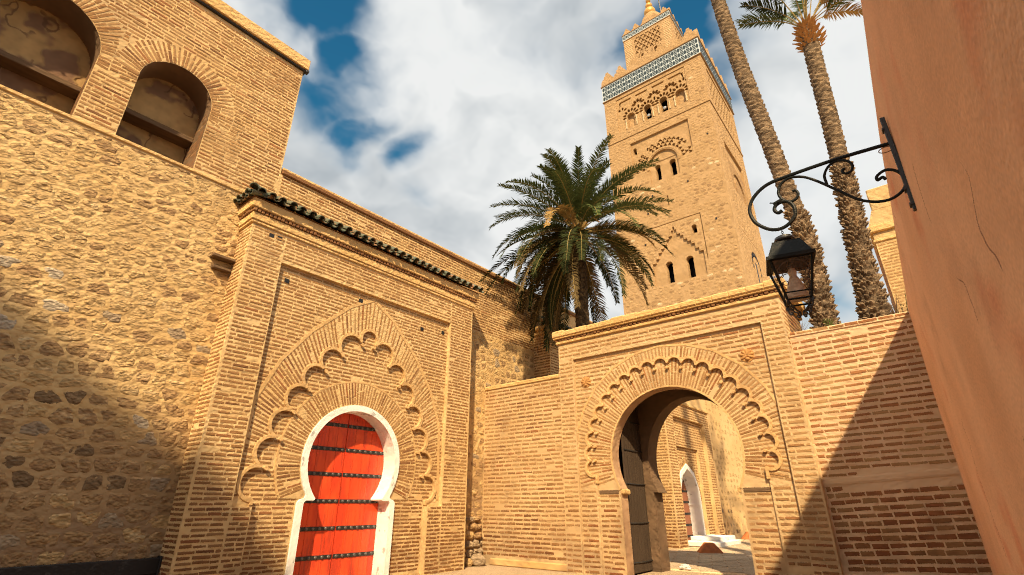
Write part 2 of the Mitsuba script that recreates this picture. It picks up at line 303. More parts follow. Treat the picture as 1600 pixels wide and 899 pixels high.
def rows(region, pitch, t, lmin, lmax, joint, rng, tilt=0.0, u0=0.0, z0=0.0, miss=0.02):
    out = []; x0, y0, x1, y1 = region.bounds; R = region.buffer(-t * 0.35)
    k = math.floor((y0 - z0 - abs(tilt) * (x1 - x0)) / pitch)
    while z0 + k * pitch < y1 + 0.2:
        v = z0 + (k + 0.5) * pitch; k += 1
        f = lambda u: v + tilt * (u - u0)
        for s in segs(LineString([(x0 - 1, f(x0 - 1)), (x1 + 1, f(x1 + 1))]), R):
            ca, cb = s.coords[0], s.coords[-1]
            for a, b in fill(min(ca[0], cb[0]), max(ca[0], cb[0]), lmin, lmax, joint, rng):
                if rng.random() > miss:
                    u = (a + b) / 2
                    out.append((u, f(u) + rng.normal(0, .0035), b - a, t * rng.uniform(.8, 1.2), math.atan(tilt) + rng.normal(0, .008)))
    return out
def radial(region, c, pitch_angle, t, lmin, lmax, joint, rng, a0=-0.4, a1=PI + 0.4, reach=4.0, miss=0.02):
    out = []; R = region.buffer(-t * 0.2); n = int((a1 - a0) / pitch_angle)
    for i in range(n + 1):
        a = a0 + (a1 - a0) * i / n + rng.normal(0, .004)
        d = np.array([math.cos(a), math.sin(a)])
        for s in segs(LineString([c, (c[0] + d[0] * reach, c[1] + d[1] * reach)]), R):
            ra, rb = sorted(np.linalg.norm(np.array(q) - c) for q in (s.coords[0], s.coords[-1]))
            for p, q in fill(ra, rb, lmin, lmax, joint, rng):
                if rng.random() > miss:
                    m = np.array(c) + d * (p + q) / 2
                    out.append((m[0], m[1], q - p, t * rng.uniform(.8, 1.2), a + rng.normal(0, .01)))
    return out
def brick_mats(fr, bl, w0, proud):
    b = np.array(bl, float); n = len(b); M = np.zeros((n, 4, 4)); c, s = np.cos(b[:, 4]), np.sin(b[:, 4])
    M[:, 0, 0], M[:, 1, 0], M[:, 0, 1], M[:, 1, 1] = c * b[:, 2], s * b[:, 2], -s * b[:, 3], c * b[:, 3]
    M[:, 2, 2] = proud * np.random.default_rng(n).uniform(.3, 1.0, n); M[:, 2, 3] = w0 - 0.001
    M[:, 0, 3], M[:, 1, 3], M[:, 3, 3] = b[:, 0], b[:, 1], 1
    return np.einsum('ij,njk->nik', fr, M)
def place(holder, mats, tones, rng, cap=300, name='brick'):
    """the pieces that show largest become parts of their own, the rest one part of the holder"""
    M = np.concatenate(mats); size = in_view(M[:, :3, 3]) * np.linalg.norm(M[:, :3, 0], axis=1)
    order = np.argsort(-size); one, rest = order[:cap], order[cap:]
    one = one[size[one] > 0] if (size > 0).any() else one[:0]
    rest = np.setdiff1d(np.arange(len(M)), one)
    for i in one:
        scene[fast_key(f'{holder}__{name}')] = {**unit_ply(int(rng.integers(8)), tones[int(rng.integers(len(tones)))]), 'to_world': T(M[i])}
    if len(rest):
        V, F, n = [], [], 0
        pick = rng.integers(0, 8, len(rest))
        for k in range(8):
            ms = M[rest[pick == k]]
            if len(ms):
                v, f = UNIT[k]
                V.append((np.einsum('nij,vj->nvi', ms[:, :3, :3], v) + ms[:, None, :3, 3]).reshape(-1, 3))
                F.append((f[None] + (np.arange(len(ms)) * len(v))[:, None, None] + n).reshape(-1, 3)); n += len(ms) * len(v)
        k = fast_key(f'{holder}__{name}_infill')
        scene[k] = mikit.ply((np.vstack(V), np.vstack(F)), tones[0]); tag(k, kind='stuff')

# ---- rubble stones: jittered courses turned into interlocking cells, each a rough lump
def lump(poly, depth, r, seg, ringn, rough):
    c = np.array(poly.representative_point().coords[0]); ang = np.arange(seg) * 2 * PI / seg + r.uniform(0, .3)
    x0, y0, x1, y1 = poly.bounds; reach = x1 - x0 + y1 - y0
    pts = []
    for a in ang:
        g = LineString([c, c + reach * np.array([math.cos(a), math.sin(a)])]).intersection(poly)
        g = max(getattr(g, 'geoms', [g]), key=lambda q: q.length) if not g.is_empty else None
        pts.append(np.array(g.coords[-1]) - c if g is not None else np.zeros(2))
    pts = np.array(pts); pts *= (1 + .10 * (meshkit.fbm(np.stack([np.cos(ang) * 2, np.sin(ang) * 2, ang * 0 + r.uniform(0, 99)], 1), 3) - .6))[:, None]
    tl = r.normal(0, .22, 2) / max(x1 - x0, .1); off = r.uniform(0, 50); v = []
    for k in range(ringn + 1):
        s = 1 - (k / (ringn + .7)) ** 1.35
        q = pts * s
        z = depth * (1 - s ** 4) * (.8 + q @ tl) if k else np.full(seg, -.02)
        if k:
            z = z + depth * rough * (meshkit.fbm(np.stack([q[:, 0] * 13 + off, q[:, 1] * 16, q[:, 0] * 0 + off], 1), 4) - .5) * min(1, k / 2)
        v.append(np.column_stack([q + c, z]))
    v.append(v[-1].mean(0)[None]); v = np.vstack(v); f = []
    for k in range(ringn):
        for j in range(seg):
            p, q = k * seg + j, k * seg + (j + 1) % seg
            f += [[p, q, q + seg], [p, q + seg, p + seg]]
    f += [[ringn * seg + j, ringn * seg + (j + 1) % seg, len(v) - 1] for j in range(seg)]
    return v, np.array(f)
def stones(holder, fr, region, hmin, hmax, lmin, lmax, gap, depth, tone, rng, w0=0.0, cap=300, seg=18, ringn=5, rough=1.1, miss=0.0):
    x0, y0, x1, y1 = region.bounds; K = .62; seeds, y = [], y0 - hmax
    while y < y1 + hmax:
        h = rng.uniform(hmin, hmax); x = x0 - lmax - rng.uniform(0, lmin)
        while x < x1 + lmax:
            l = rng.uniform(lmin, lmax); seeds.append(((x + l / 2) * K, y + h / 2 + rng.normal(0, h * .13))); x += l
        y += h
    cells = shapely.voronoi_polygons(shapely.MultiPoint(seeds)); items = []
    prep = shapely.prepared.prep(region)
    for q in cells.geoms:
        q = shapely.affinity.scale(q, 1 / K, 1, origin=(0, 0))
        if not prep.intersects(q): continue
        q = q.intersection(region) if not prep.contains(q) else q
        q = max(polys(q), key=lambda t: t.area, default=None)
        if q is None or q.area < .35 * hmin * lmin or rng.random() < miss: continue
        q = q.buffer(-gap / 2 * rng.uniform(.6, 1.7)).buffer(-.25 * gap).buffer(.25 * gap)
        q = max(polys(q), key=lambda t: t.area, default=None)
        if q is not None and q.area > .2 * hmin * lmin: items.append(q)
    cen = np.array([q.centroid.coords[0] for q in items]); W = (fr @ np.column_stack([cen, cen[:, 0] * 0 + w0, cen[:, 0] * 0 + 1]).T).T[:, :3]
    size = in_view(W) * np.sqrt([q.area for q in items]); one = set(i for i in np.argsort(-size)[:cap] if size[i] > 0); V, F, n = [], [], 0
    for i, q in enumerate(items):
        v, f = lump(q, depth * rng.uniform(.55, 1.35), rng, seg, ringn, rough); v[:, 2] += w0
        v = v @ fr[:3, :3].T + fr[:3, 3]
        if i in one: scene[fast_key(f'{holder}__stone')] = mikit.ply((v, f), tone(cen[i], rng), smooth=38)
        else: V.append(v); F.append(f + n); n += len(v)
    if V:
        k = fast_key(f'{holder}__stone_infill'); scene[k] = mikit.ply((np.vstack(V), np.vstack(F)), tone(cen[0], rng), smooth=38); tag(k, kind='stuff')

def circle(c, r, n=48): return Point(c).buffer(r, quad_segs=n // 4)
def horseshoe(cu, cz, r, zp, half, z0=0.0, peak=0.0):
    """keyhole opening: a disc above the pinch height zp, a straight shaft of this half width below"""
    disc = circle((cu, cz), r, 64).intersection(sbox(cu - 9, zp, cu + 9, cz + 9))
    if peak:
        disc = unary_union([disc, Polygon([(cu - r * .62, cz + r * .785), (cu, cz + r + peak), (cu + r * .62, cz + r * .785)])])
    return unary_union([disc, sbox(cu - half, z0, cu + half, zp + 0.002)])
XA, XP, YB, YG = -9.24, -8.72, 10.09, 9.97
FA = frame((XA, 0, 0), (0, 1, 0), (1, 0, 0)); FP = frame((XP, 0, 0), (0, 1, 0), (1, 0, 0))
FB = frame((0, YB, 0), (1, 0, 0), (0, -1, 0)); FG = frame((0, YG, 0), (1, 0, 0), (0, -1, 0))

# ------------------------------------------------------------------ ground
put('ground', rbox((-400, -400, -1), (400, 600, 0)), 'm_ground'); tag('ground', 'dusty pale brown ground of the alley and the land around', None, None, 'structure')
r = np.random.default_rng(3)
put('paving', rbox((-7.34, 11.76, 0.0), (3.5, 34, 0.004)), 'm_mortar_right'); tag('paving', 'beige stone paving of the court seen through the gate arch', None, None, 'structure')
ca, sa = math.cos(0.35), math.sin(0.35); n = 0; court = sbox(-7.3, 11.8, 3.4, 33.8)
for j in range(-60, 60):
    for i in range(-60, 60):
        u, v = (i + 0.5 * (j % 2)) * 0.62, j * 0.36 + 20
        x, y = -3 + u * ca - (v - 20) * sa, 20 + u * sa + (v - 20) * ca
        q = sbox(-.30, -.17, .30, .17); q = shapely.affinity.translate(shapely.affinity.rotate(q, 0.35, use_radians=True), x, y)
        if court.contains(q) and x < -2.3 - 0.05 * (y - 12) and y < 27 and n < 300:
            m = slab(q.buffer(-0.004, join_style=2), 0.004, 0.016 + r.uniform(0, .006))
            scene[fast_key('paving__slab')] = mikit.ply(m, 'm_paving'); n += 1

# ------------------------------------------------------------------ left: rubble wall, gallery above, long wall behind
r = np.random.default_rng(11)
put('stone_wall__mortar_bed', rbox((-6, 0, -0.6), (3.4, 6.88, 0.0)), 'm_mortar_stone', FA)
put('stone_wall__ledge', rbox((-6, 6.84, -0.02), (3.62, 6.90, 0.03), .01), 'm_trim', FA)
tag('stone_wall', 'rubble stone wall at the left, its lower corner in diagonal shadow', 'wall')
def tone_wall(b, rng):
    z, q = b[1], rng.random()
    if z > 4.6: return 'm_stone_tan' if q < .86 else 'm_stone_brown'
    if z > 2.8: return 'm_stone_tan' if q < .66 else 'm_stone_brown' if q < .86 else 'm_stone_grey' if q < .95 else 'm_stone_pale'
    return 'm_stone_brown' if q < .58 else 'm_stone_dark' if q < .64 else 'm_stone_grey' if q < .74 else 'm_stone_tan' if q < .94 else 'm_stone_red' if q < .97 else 'm_stone_pale'
stones('stone_wall', FA, sbox(-2.2, 0.05, 3.24, 6.83), .13, .26, .15, .43, .028, .013, tone_wall, r, w0=-.003, seg=26, ringn=8, rough=2.6)

r = np.random.default_rng(12)
N2 = unary_union([circle((1.515, 8.28), .59, 64), sbox(.925, 6.9, 2.105, 8.28)])
N1 = unary_union([circle((-.42, 8.2), .775, 64), sbox(-1.195, 6.9, .355, 8.2)])
N0 = unary_union([circle((-2.6, 8.2), .775, 64), sbox(-3.375, 6.9, -1.825, 8.2)])
front = sbox(-6, 6.9, 3.62, 10.52)
tag('gallery', 'brick upper storey with arched niches above the rubble wall at upper left', 'building')
put('gallery__wall', [slab(front.difference(unary_union([N0, N1, N2])), -.86, 0.0), rbox((-6, 6.9, -5.0), (3.62, 10.52, -.9))], 'm_mortar', FA)
put('gallery__coping', rbox((-6, 10.56, -5.0), (3.70, 10.86, .10), .012), 'm_trim', FA)
put('gallery__drip_edge', [rbox((-6, 10.515, -.3), (3.68, 10.555, .06), .006), rbox((3.65, 10.50, -.02), (3.72, 10.565, .09), .006)], 'm_iron', FA)
ring2 = circle((1.515, 8.28), 1.0, 64).intersection(sbox(-9, 8.0, 9, 12)).difference(N2)
ring1 = circle((-.42, 8.2), 1.2, 64).intersection(sbox(-9, 8.0, .53, 12)).difference(N1)
ring0 = circle((-2.6, 8.2), 1.2, 64).intersection(sbox(-9, 8.0, -1.55, 12)).difference(N0)
ring2 = ring2.difference(ring1)
field = front.intersection(sbox(-4, 6.9, 3.60, 10.5)).difference(unary_union([N0, N1, N2, ring0, ring1, ring2]))
bl = rows(field, .078, .040, .19, .30, .022, r) + radial(ring2, (1.515, 8.2), .085, .042, .26, .44, .02, r, reach=1.1) + radial(ring1, (-.42, 8.15), .066, .042, .3, .5, .02, r, reach=1.3) + radial(ring0, (-2.6, 8.15), .066, .042, .3, .5, .02, r, reach=1.3)
bm = [brick_mats(FA, bl, 0, .011)]
for nu, nr, spr, uR in ((1.515, .59, 8.28, 2.105), (-.42, .775, 8.2, .355)):
    FR = frame((XA, uR, 0), (1, 0, 0), (0, -1, 0))
    bm.append(brick_mats(FR, rows(sbox(-.85, 6.92, -.01, spr), .078, .045, .18, .26, .02, r), 0, .010))
    for a in np.arange(.05, PI - .05, .11 * .59 / nr):      # bricks of the soffit, rows running into the depth
        d = np.array([0, math.cos(a), math.sin(a)])
        FS = frame((XA, nu + d[1] * nr, spr + d[2] * nr), (1, 0, 0), -d, np.cross(-d, (1, 0, 0)))
        bm.append(brick_mats(FS, [(-.15 + r.normal(0, .02), 0, .24, .05, 0), (-.43, 0, .26, .05, 0), (-.71, 0, .26, .05, 0)], 0, .010))
place('gallery', bm[:1], BRICKS, r); place('gallery', bm[1:], ['m_brick_dark', 'm_brick', 'm_brick_dark'], r, cap=150, name='soffit_brick')  # darker soffit tones paint in the shade under the arches
put('gallery__niche_shade_lining', [slab(g.buffer(.002).difference(g.buffer(-.004)), -.855, -.004) for g in (N0, N1, N2)], 'm_recess_shade', FA)  # added dark skin that paints shade inside the niches
for nm, g, zt in (('gallery__niche', N2, 7.78), ('gallery__niche', N1, 7.74), ('gallery__niche', N0, 7.74)):
    k = fast_key(nm); x0, _, x1, _ = g.bounds
    put(k + '__back', slab(g.buffer(.03), -.89, -.86), 'm_niche', FA)
    put(k + '__tympanum', slab(g.intersection(sbox(-9, zt + .1, 9, 12)), -.87, -.60), 'm_niche', FA)
    put(k + '__lintel', rbox((x0 + .004, zt, -.87), (x1 - .004, zt + .10, -.55), .008), 'm_beam', FA)
    patch = []
    for _ in range(5):
        cu, cz = r.uniform(x0 + .15, x1 - .15), r.uniform(7.0, 7.35)
        ang = np.arange(9) * 2 * PI / 9
        q = Polygon(np.stack([cu + .11 * np.cos(ang) * r.uniform(.6, 1.5, 9), cz + .12 * np.sin(ang) * r.uniform(.6, 1.6, 9)], 1)).buffer(0)
        patch.append(slab(q.intersection(g), -.862, -.845 + r.uniform(0, .012)))
    put(k + '__flaking_plaster', patch, 'm_niche', FA, kind='stuff')

r = np.random.default_rng(13)
tag('courtyard_wall', 'long brick topped rubble wall running behind the tiled portal, palm shadow on it', 'wall')
put('courtyard_wall__mortar_bed', [rbox((3.4, 5.74, -.6), (22, 7.66, -.004))], 'm_mortar', FA)
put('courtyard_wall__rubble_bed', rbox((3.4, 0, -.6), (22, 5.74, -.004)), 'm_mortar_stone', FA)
put('courtyard_wall__coping', rbox((3.64, 7.66, -.65), (22, 7.76, .055), .015), 'm_brick_dark', FA)
put('courtyard_wall__coping_top', rbox((3.64, 7.763, -.6), (22, 7.83, .02), .015), 'm_trim', FA)
bl = rows(unary_union([sbox(3.66, 6.6, 9.2, 7.64), sbox(9.2, 5.76, 12.4, 7.64)]), .075, .038, .17, .27, .024, r)
place('courtyard_wall', [brick_mats(FA, bl, -.004, .011)], BRICKS, r)
def tone_rub(b, rng):
    q = rng.random()
    return 'm_stone_tan' if q < .62 else 'm_stone_brown' if q < .9 else 'm_stone_grey'
stones('courtyard_wall', FA, sbox(9.0, .55, 12.35, 5.72), .16, .27, .16, .36, .05, .018, tone_rub, r, w0=-.006)
# buttress with its own small cornice, where the wall steps out
tag('buttress', 'small shaded brick pier with a dark cornice behind the low wall under the palm', 'pier')
FBU = frame((0, 12.34, 0), (1, 0, 0), (0, -1, 0))
put('buttress__body', rbox((-9.3, 12.34, 0), (-8.6, 14.4, 6.25)), 'm_mortar')
bl = rows(sbox(-9.24, 3.9, -8.61, 6.2), .086, .044, .17, .27, .024, r)
FBX = frame((-8.6, 0, 0), (0, 1, 0), (1, 0, 0))
bl2 = rows(sbox(12.35, 3.9, 14.4, 6.2), .086, .044, .17, .27, .024, r)
place('buttress', [brick_mats(FBU, bl, 0, .011), brick_mats(FBX, bl2, 0, .011)], BRICKS, r, cap=120)
put('buttress__cornice', [rbox((-9.3, 12.27, 6.25), (-8.53, 14.4, 6.34), .015), rbox((-9.3, 12.2, 6.40), (-8.46, 14.4, 6.52), .015), rbox((-9.3, 12.3, 6.34), (-8.56, 14.4, 6.40))], 'm_trim')
for i in range(7):
    y = 12.3 + i * .3
    put('buttress__tile', tube([(-8.38, y, 6.55), (-9.24, y, 6.95)], .085, 8), 'm_tile')

# ------------------------------------------------------------------ tiled portal with the red door
r = np.random.default_rng(14)
C = 5.95
tag('portal', 'projecting brick portal with green roof tiles, lobed arch and red studded door', 'portal')
half = [(.14, 4.36), (.57, 4.04), (.88, 3.66), (1.16, 3.26), (1.38, 2.82), (1.54, 2.34), (1.70, 1.86), (1.85, 1.36)]
cusps = [(C - a, b) for a, b in half[::-1]] + [(C + a, b) for a, b in half]
def lobed(cusps, bulge, base):
    lob = []
    for a, b in zip(cusps[:-1], cusps[1:]):
        a, b = np.array(a), np.array(b); m = (a + b) / 2; t = b - a; L = np.linalg.norm(t); nrm = np.array([-t[1], t[0]]) / L
        o = bulge * (2.2 if L < .285 and abs(t[1]) < .01 and L > .27 and len(cusps) < 18 else 1); lob.append(circle(m + nrm * o, math.hypot(L / 2, o) * .99, 32))
    return unary_union([Polygon(list(cusps) + base)] + lob)
LOB = lobed(cusps, .07, [(C + 1.85, 0), (C - 1.85, 0)])
PANEL = unary_union([sbox(3.78, 1.27, 8.20, 5.49), sbox(C - 1.85, 0, C + 1.85, 1.3)])
LOB = LOB.intersection(PANEL)
EXT = [(0, 5.42), (.55, 5.10), (1.3, 4.38), (1.8, 3.7), (2.12, 2.95), (2.19, 1.3)]
EXTR = Polygon([(C - a, b) for a, b in EXT[::-1]] + [(C + a, b) for a, b in EXT])
def soften(g, a, b):      # rounds the shoulders and the pinch, keeps the foot on the ground
    g = unary_union([g, shapely.affinity.translate(g.intersection(sbox(0, 0, 99, .3)), 0, -.3)])
    return g.buffer(-a).buffer(a).buffer(b).buffer(-b).intersection(sbox(-99, 0, 99, 99))
WHITE = soften(horseshoe(C, 2.05, 1.085, 1.40, 1.05), .10, .05); INNER = soften(horseshoe(C, 2.05, .965, 1.37, .93), .06, .03)
RING = circle((C, 2.06), 1.53, 64).intersection(sbox(0, 1.4, 12, 9)).difference(WHITE)
body = sbox(3.13, 0, 8.97, 6.06)
put('portal__frame', [slab(body.difference(PANEL), -.08, 0), slab(body.difference(LOB), -.130, -.08), slab(body.difference(WHITE), -.519, -.130)], 'm_mortar', FP)
put('portal__arch_ring', slab(RING, -.130, -.117), 'm_mortar', FP)
rim = LOB.boundary.buffer(.028).intersection(sbox(0, 1.3, 12, 9)).intersection(PANEL.buffer(-.01))
put('portal__arch_border', slab(EXTR.boundary.buffer(.032).intersection(PANEL.buffer(-.02)).intersection(sbox(0, 1.4, 12, 9)), -.082, -.070), 'm_rim', FP)
put('portal__ring_border', slab(RING.buffer(.02).difference(RING.buffer(-.012)).intersection(sbox(0, 1.45, 12, 9)).difference(WHITE.buffer(.05)), -.131, -.112), 'm_rim', FP)
put('portal__lobed_moulding', slab(rim, -.115, -.058), 'm_rim', FP)
pl = unary_union([PANEL])
bl = rows(sbox(3.16, 0, 3.77, 6.03), .071, .036, .16, .26, .022, r) + rows(sbox(8.21, 0, 8.94, 6.03), .071, .036, .16, .26, .022, r) + rows(sbox(3.78, 5.5, 8.2, 6.03), .071, .036, .16, .26, .022, r)
bl += rows(sbox(3.78, 0, C - 1.86, 1.26), .071, .036, .12, .26, .022, r) + rows(sbox(C + 1.86, 0, 8.2, 1.26), .071, .036, .12, .26, .022, r)
bm = [brick_mats(FP, bl, 0, .011)]
spand = PANEL.intersection(sbox(0, 1.27, 12, 9)).difference(unary_union([EXTR, LOB.buffer(.03)]))
bm.append(brick_mats(FP, rows(spand, .071, .036, .16, .26, .022, r) + radial(EXTR.difference(LOB.buffer(.03)).intersection(PANEL), (C, 1.9), .031, .036, .25, .5, .02, r, a0=-.22, a1=PI + .22, reach=4.5), -.08, .009))
bm.append(brick_mats(FP, rows(LOB.buffer(-.03).difference(unary_union([RING, WHITE.buffer(.02)])), .071, .036, .16, .26, .022, r), -.130, .009))
bm.append(brick_mats(FP, radial(RING.buffer(-.01), (C, 1.98), .045, .036, .2, .45, .018, r, a0=-.4, a1=PI + .4, reach=2.2), -.117, .009))
FPL = frame((0, 3.13, 0), (1, 0, 0), (0, -1, 0))
bm.append(brick_mats(FPL, rows(sbox(XA + .01, 0, XP - .01, 6.03), .071, .036, .16, .26, .022, r), 0, .011))
place('portal', bm, BRICKS, r)
# cornice: two stepped courses, dentil course, eave
for (z0, z1, o, mt) in ((6.06, 6.12, .035, 'm_trim'), (6.12, 6.27, .055, 'm_trim'), (6.34, 6.52, .115, 'm_trim')):
    put('portal__cornice', rbox((XA - .0, 3.13 - o, z0 + .001), (XP + o, 8.97 + o, z1 - .001), .012), mt)
den = []
for y in np.arange(3.06, 9.02, .075):
    den.append(rbox((XP - .1, y, 6.268), (XP + .085 + r.uniform(-.012, .012), y + .058, 6.342), .006))
for x in np.arange(XA + .02, XP + .02, .075):
    den.append(rbox((x, 3.13 - .085 + r.uniform(-.012, .012), 6.268), (x + .058, 3.3, 6.342), .006))
put('portal__dentil_course', den + [rbox((XA, 3.10, 6.268), (XP + .03, 9.0, 6.342))], 'm_brick_dark', kind='stuff')
put('portal__roof', trimesh.convex.convex_hull(np.array([(XA, 3.0, 6.53), (XP + .13, 3.0, 6.53), (XP + .13, 9.1, 6.53), (XA, 9.1, 6.53), (XA, 3.35, 6.93), (XA, 8.85, 6.93)])), 'm_clay')
def half_tile(p0, p1, rad, up=True, sides=8):
    p0, p1 = np.array(p0, float), np.array(p1, float); d = p1 - p0; d /= np.linalg.norm(d); s = np.cross(d, (0, 0, 1.0)); s /= np.linalg.norm(s); n = np.cross(s, d)
    ang = np.linspace(0, PI, sides + 1); sg = 1 if up else -1; V = []
    for rr in (rad, rad - .014):
        for q, k in ((p0, 1.0), (p1, .82)):
            V.append(q + rr * k * (np.cos(ang)[:, None] * s + sg * np.sin(ang)[:, None] * n))
    v = np.vstack(V); m = sides + 1; f = []
    for j in range(sides):
        for a, b, c, e in ((j, j + 1, m + j + 1, m + j), (2 * m + j, 3 * m + j, 3 * m + j + 1, 2 * m + j + 1), (j, 2 * m + j, 2 * m + j + 1, j + 1), (m + j, m + j + 1, 3 * m + j + 1, 3 * m + j)):
            f += [[a, b, c], [a, c, e]]
    return trimesh.Trimesh(v, f, process=False)
for y in np.arange(3.06, 9.1, .205):                 # front eave: cover tiles over pan tiles
    j = r.uniform(-.02, .02, 3)
    yt = min(max(y, 3.4), 8.8)
    put('portal__roof_tile', [half_tile((XP + .26 + j[0], y + j[1] * .5, 6.585 + j[2] * .5), (XA, yt, 7.02), .075)], 'm_tile', smooth=30)
    put('portal__pan_tile', [half_tile((XP + .235 + j[1], y + .1025, 6.60), (XA, yt + .09, 7.0), .07, False)], 'm_tile', smooth=30)
for x in np.arange(XA + .06, XP + .2, .17):          # side eave
    j = r.uniform(-.02, .02, 3)
    put('portal__roof_tile', [half_tile((x, 2.90 + j[0], 6.575 + j[2] * .5), (x - .02, 3.40, 6.60 + .42 * (XP + .2 - x) / .7), .075)], 'm_tile', smooth=30)
    put('portal__pan_tile', [half_tile((x + .085, 2.92, 6.59), (x + .07, 3.36, 6.59 + .40 * (XP + .2 - x) / .7), .07, False)], 'm_tile', smooth=30)
put('portal__hip_tile', half_tile((XP + .24, 2.92, 6.62), (XA, 3.42, 7.04), .085), 'm_tile', smooth=30)
for u, z in ((3.98, 5.20), (5.62, 5.30), (7.35, 5.12), (8.02, 5.2), (3.5, 5.95), (3.66, 5.95)):
    put('portal__putlog_hole', [rbox((u - .045, z - .04, -.085), (u + .045, z + .04, -.066 + (.072 if z > 5.8 else 0)))], 'm_black', FP)
# white surround and the red door
put('portal__door_surround', [slab(WHITE.buffer(-.002).difference(INNER), -.515, -.085)], 'm_white', FP, smooth=25)
put('portal__impost', [rbox((C - .95, 1.33, -.46), (C - .90, 1.41, -.16), .01), rbox((C + .90, 1.33, -.46), (C + .95, 1.41, -.16), .01), rbox((C + .91, 1.24, -.46), (C + .94, 1.27, -.17), .006)], 'm_white', FP)
DW = INNER.buffer(.03)
for side in (-1, 1):
    u0, u1 = (C - 1.2, C - .006) if side < 0 else (C + .006, C + 1.2)
    for i in range(5):
        a, b = C + side * (.006 + i * .2), C + side * (.003 + (i + 1) * .2)
        q = DW.intersection(sbox(min(a, b), 0.02, max(a, b), 9))
        if not q.is_empty: put('portal__door__plank', slab(q.buffer(-.0014), -.515, -.460 + r.uniform(-.003, .003)), 'm_red', FP)
def width_at(z):
    g = LineString([(0, z), (12, z)]).intersection(INNER); return g.bounds[0], g.bounds[2]
for z in (.43, .90, 1.365, 1.84, 2.30, 2.76):
    ql, qr = width_at(z)
    for a, b in ((ql + .005, C - .015), (C + .012, qr - .005)):
        t = r.normal(0, .006); L = b - a; n = max(3, int(L / .125))
        put('portal__door__strap', rbox((a, z - .035, -.461), (b, z + .035, -.447), .004), 'm_iron', FP)
        for i in range(n):
            m = ball((0, 0, 0), .030, 2); m.apply_scale([1, 1, .75]); m.apply_translation((a + (i + .5) * L / n, z, -.446))
            put('portal__door__stud', m, 'm_stud', FP, smooth=True)

# ------------------------------------------------------------------ low wall between portal and gate
r = np.random.default_rng(15)
tag('low_wall', 'low brick wall in the corner between the red door portal and the gateway', 'wall')
put('low_wall__mortar_bed', rbox((XA, YB, 0), (-6.68, YB + .4, 4.14)), 'm_mortar_gate')
put('low_wall__capping', rbox((XA + .01, YB - .03, 4.14), (-6.70, YB + .43, 4.25), .02), 'm_trim')
bl = rows(sbox(XA + .02, .16, -6.72, 4.13), .0935, .042, .19, .26, .028, r) + rows(sbox(XA + .02, 4.15, -6.72, 4.24), .09, .035, .19, .26, .02, r)
bm = brick_mats(FB, [b for b in bl if b[1] < 4.14], 0, .010)
place('low_wall', [bm], BRICKS, r)
put('low_wall__footing', rbox((XA + .3, YB - .05, 0), (-6.72, YB, .15), .02), 'm_trim')
for k, (x, y, s, tone) in enumerate([(-9.02, 9.72, .20, 'grey'), (-9.12, 9.5, .13, 'tan'), (-9.1, 9.86, .15, 'brown'), (-9.14, 9.28, .10, 'grey')]):
    v, f = trimesh.creation.icosphere(3, 1.0).vertices, trimesh.creation.icosphere(3, 1.0).faces
    v = v * (1 + .35 * (meshkit.fbm(v * 1.3 + 7 * k, 4) - .5))[:, None] * [s, s * .85, s * .72]
    o = put('boulder', trimesh.Trimesh(v + [x, y, s * .55], f), 'm_stone_' + tone, smooth=True)
    tag(o, ['largest rounded grey boulder on the ground in the corner beside the low wall', 'small tan boulder left of the largest boulder at the wall foot', 'brown boulder squeezed behind the largest boulder against the rubble wall', 'smallest grey boulder at the foot of the portal corner'][k], 'boulder')
F0 = frame((XA, 0, 0), (0, 1, 0), (1, 0, 0))
stones('courtyard_wall', F0, sbox(8.97, .02, 10.05, 1.05), .14, .26, .16, .32, .015, .12, lambda b, g: ['m_stone_grey', 'm_stone_brown', 'm_stone_tan'][int(g.integers(3))], r, w0=-.01, cap=40)

# ------------------------------------------------------------------ gateway
r = np.random.default_rng(16)
G = -4.16
tag('gateway', 'freestanding brick gateway with scalloped horseshoe arch and an open plank door', 'gateway')
GB = sbox(-6.70, 0, -1.66, 4.93); GP = sbox(-6.30, 0, -2.06, 4.50)
OPEN = horseshoe(G, 2.22, 1.335, 1.60, 1.20, 0)
n = 21; aa = np.radians(np.linspace(190, -10, n + 1))
gc = [(G + 1.735 * math.cos(a), 2.2 + 1.755 * math.sin(a)) for a in aa]
GL = lobed(gc, .075, [(G + 1.72, 0), (G - 1.72, 0)])
GX = circle((G, 2.2), 2.24, 24).intersection(GP).intersection(sbox(-9, 1.62, 0, 9))
put('gateway__body', [slab(GB.difference(GP), -.06, 0), slab(GB.difference(GL), -.10, -.06), slab(GB.difference(OPEN), -.40, -.10),
                      ], 'm_mortar_gate', FG)
put('gateway__passage', slab(GB.buffer(-.003).difference(sbox(-5.75, 0, -2.6, 3.95)), -1.33, -.40), 'm_recess_shade', FG)  # passage shade is painted through its dark material
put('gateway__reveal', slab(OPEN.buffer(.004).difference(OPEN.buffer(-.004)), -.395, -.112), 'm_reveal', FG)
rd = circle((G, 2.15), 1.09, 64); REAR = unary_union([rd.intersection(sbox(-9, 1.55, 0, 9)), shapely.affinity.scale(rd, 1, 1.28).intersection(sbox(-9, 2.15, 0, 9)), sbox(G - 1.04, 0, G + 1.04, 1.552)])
put('gateway__rear_arch', slab(GB.difference(REAR), -1.78, -1.33), 'm_recess_shade', FG)
put('gateway__rear_arch_face', slab(sbox(-5.74, 0, -2.61, 3.94).difference(REAR.buffer(.01)), -1.329, -1.322), 'm_recess_shade', FG)
put('gateway__lobed_moulding', slab(GL.boundary.buffer(.027).intersection(sbox(-9, 1.72, 0, 9)), -.09, -.028), 'm_rim', FG)
put('gateway__arch_border', slab(GX.boundary.buffer(.022).intersection(GP.buffer(-.02)).intersection(sbox(-9, 1.7, 0, 9)), -.062, -.05), 'm_rim', FG)
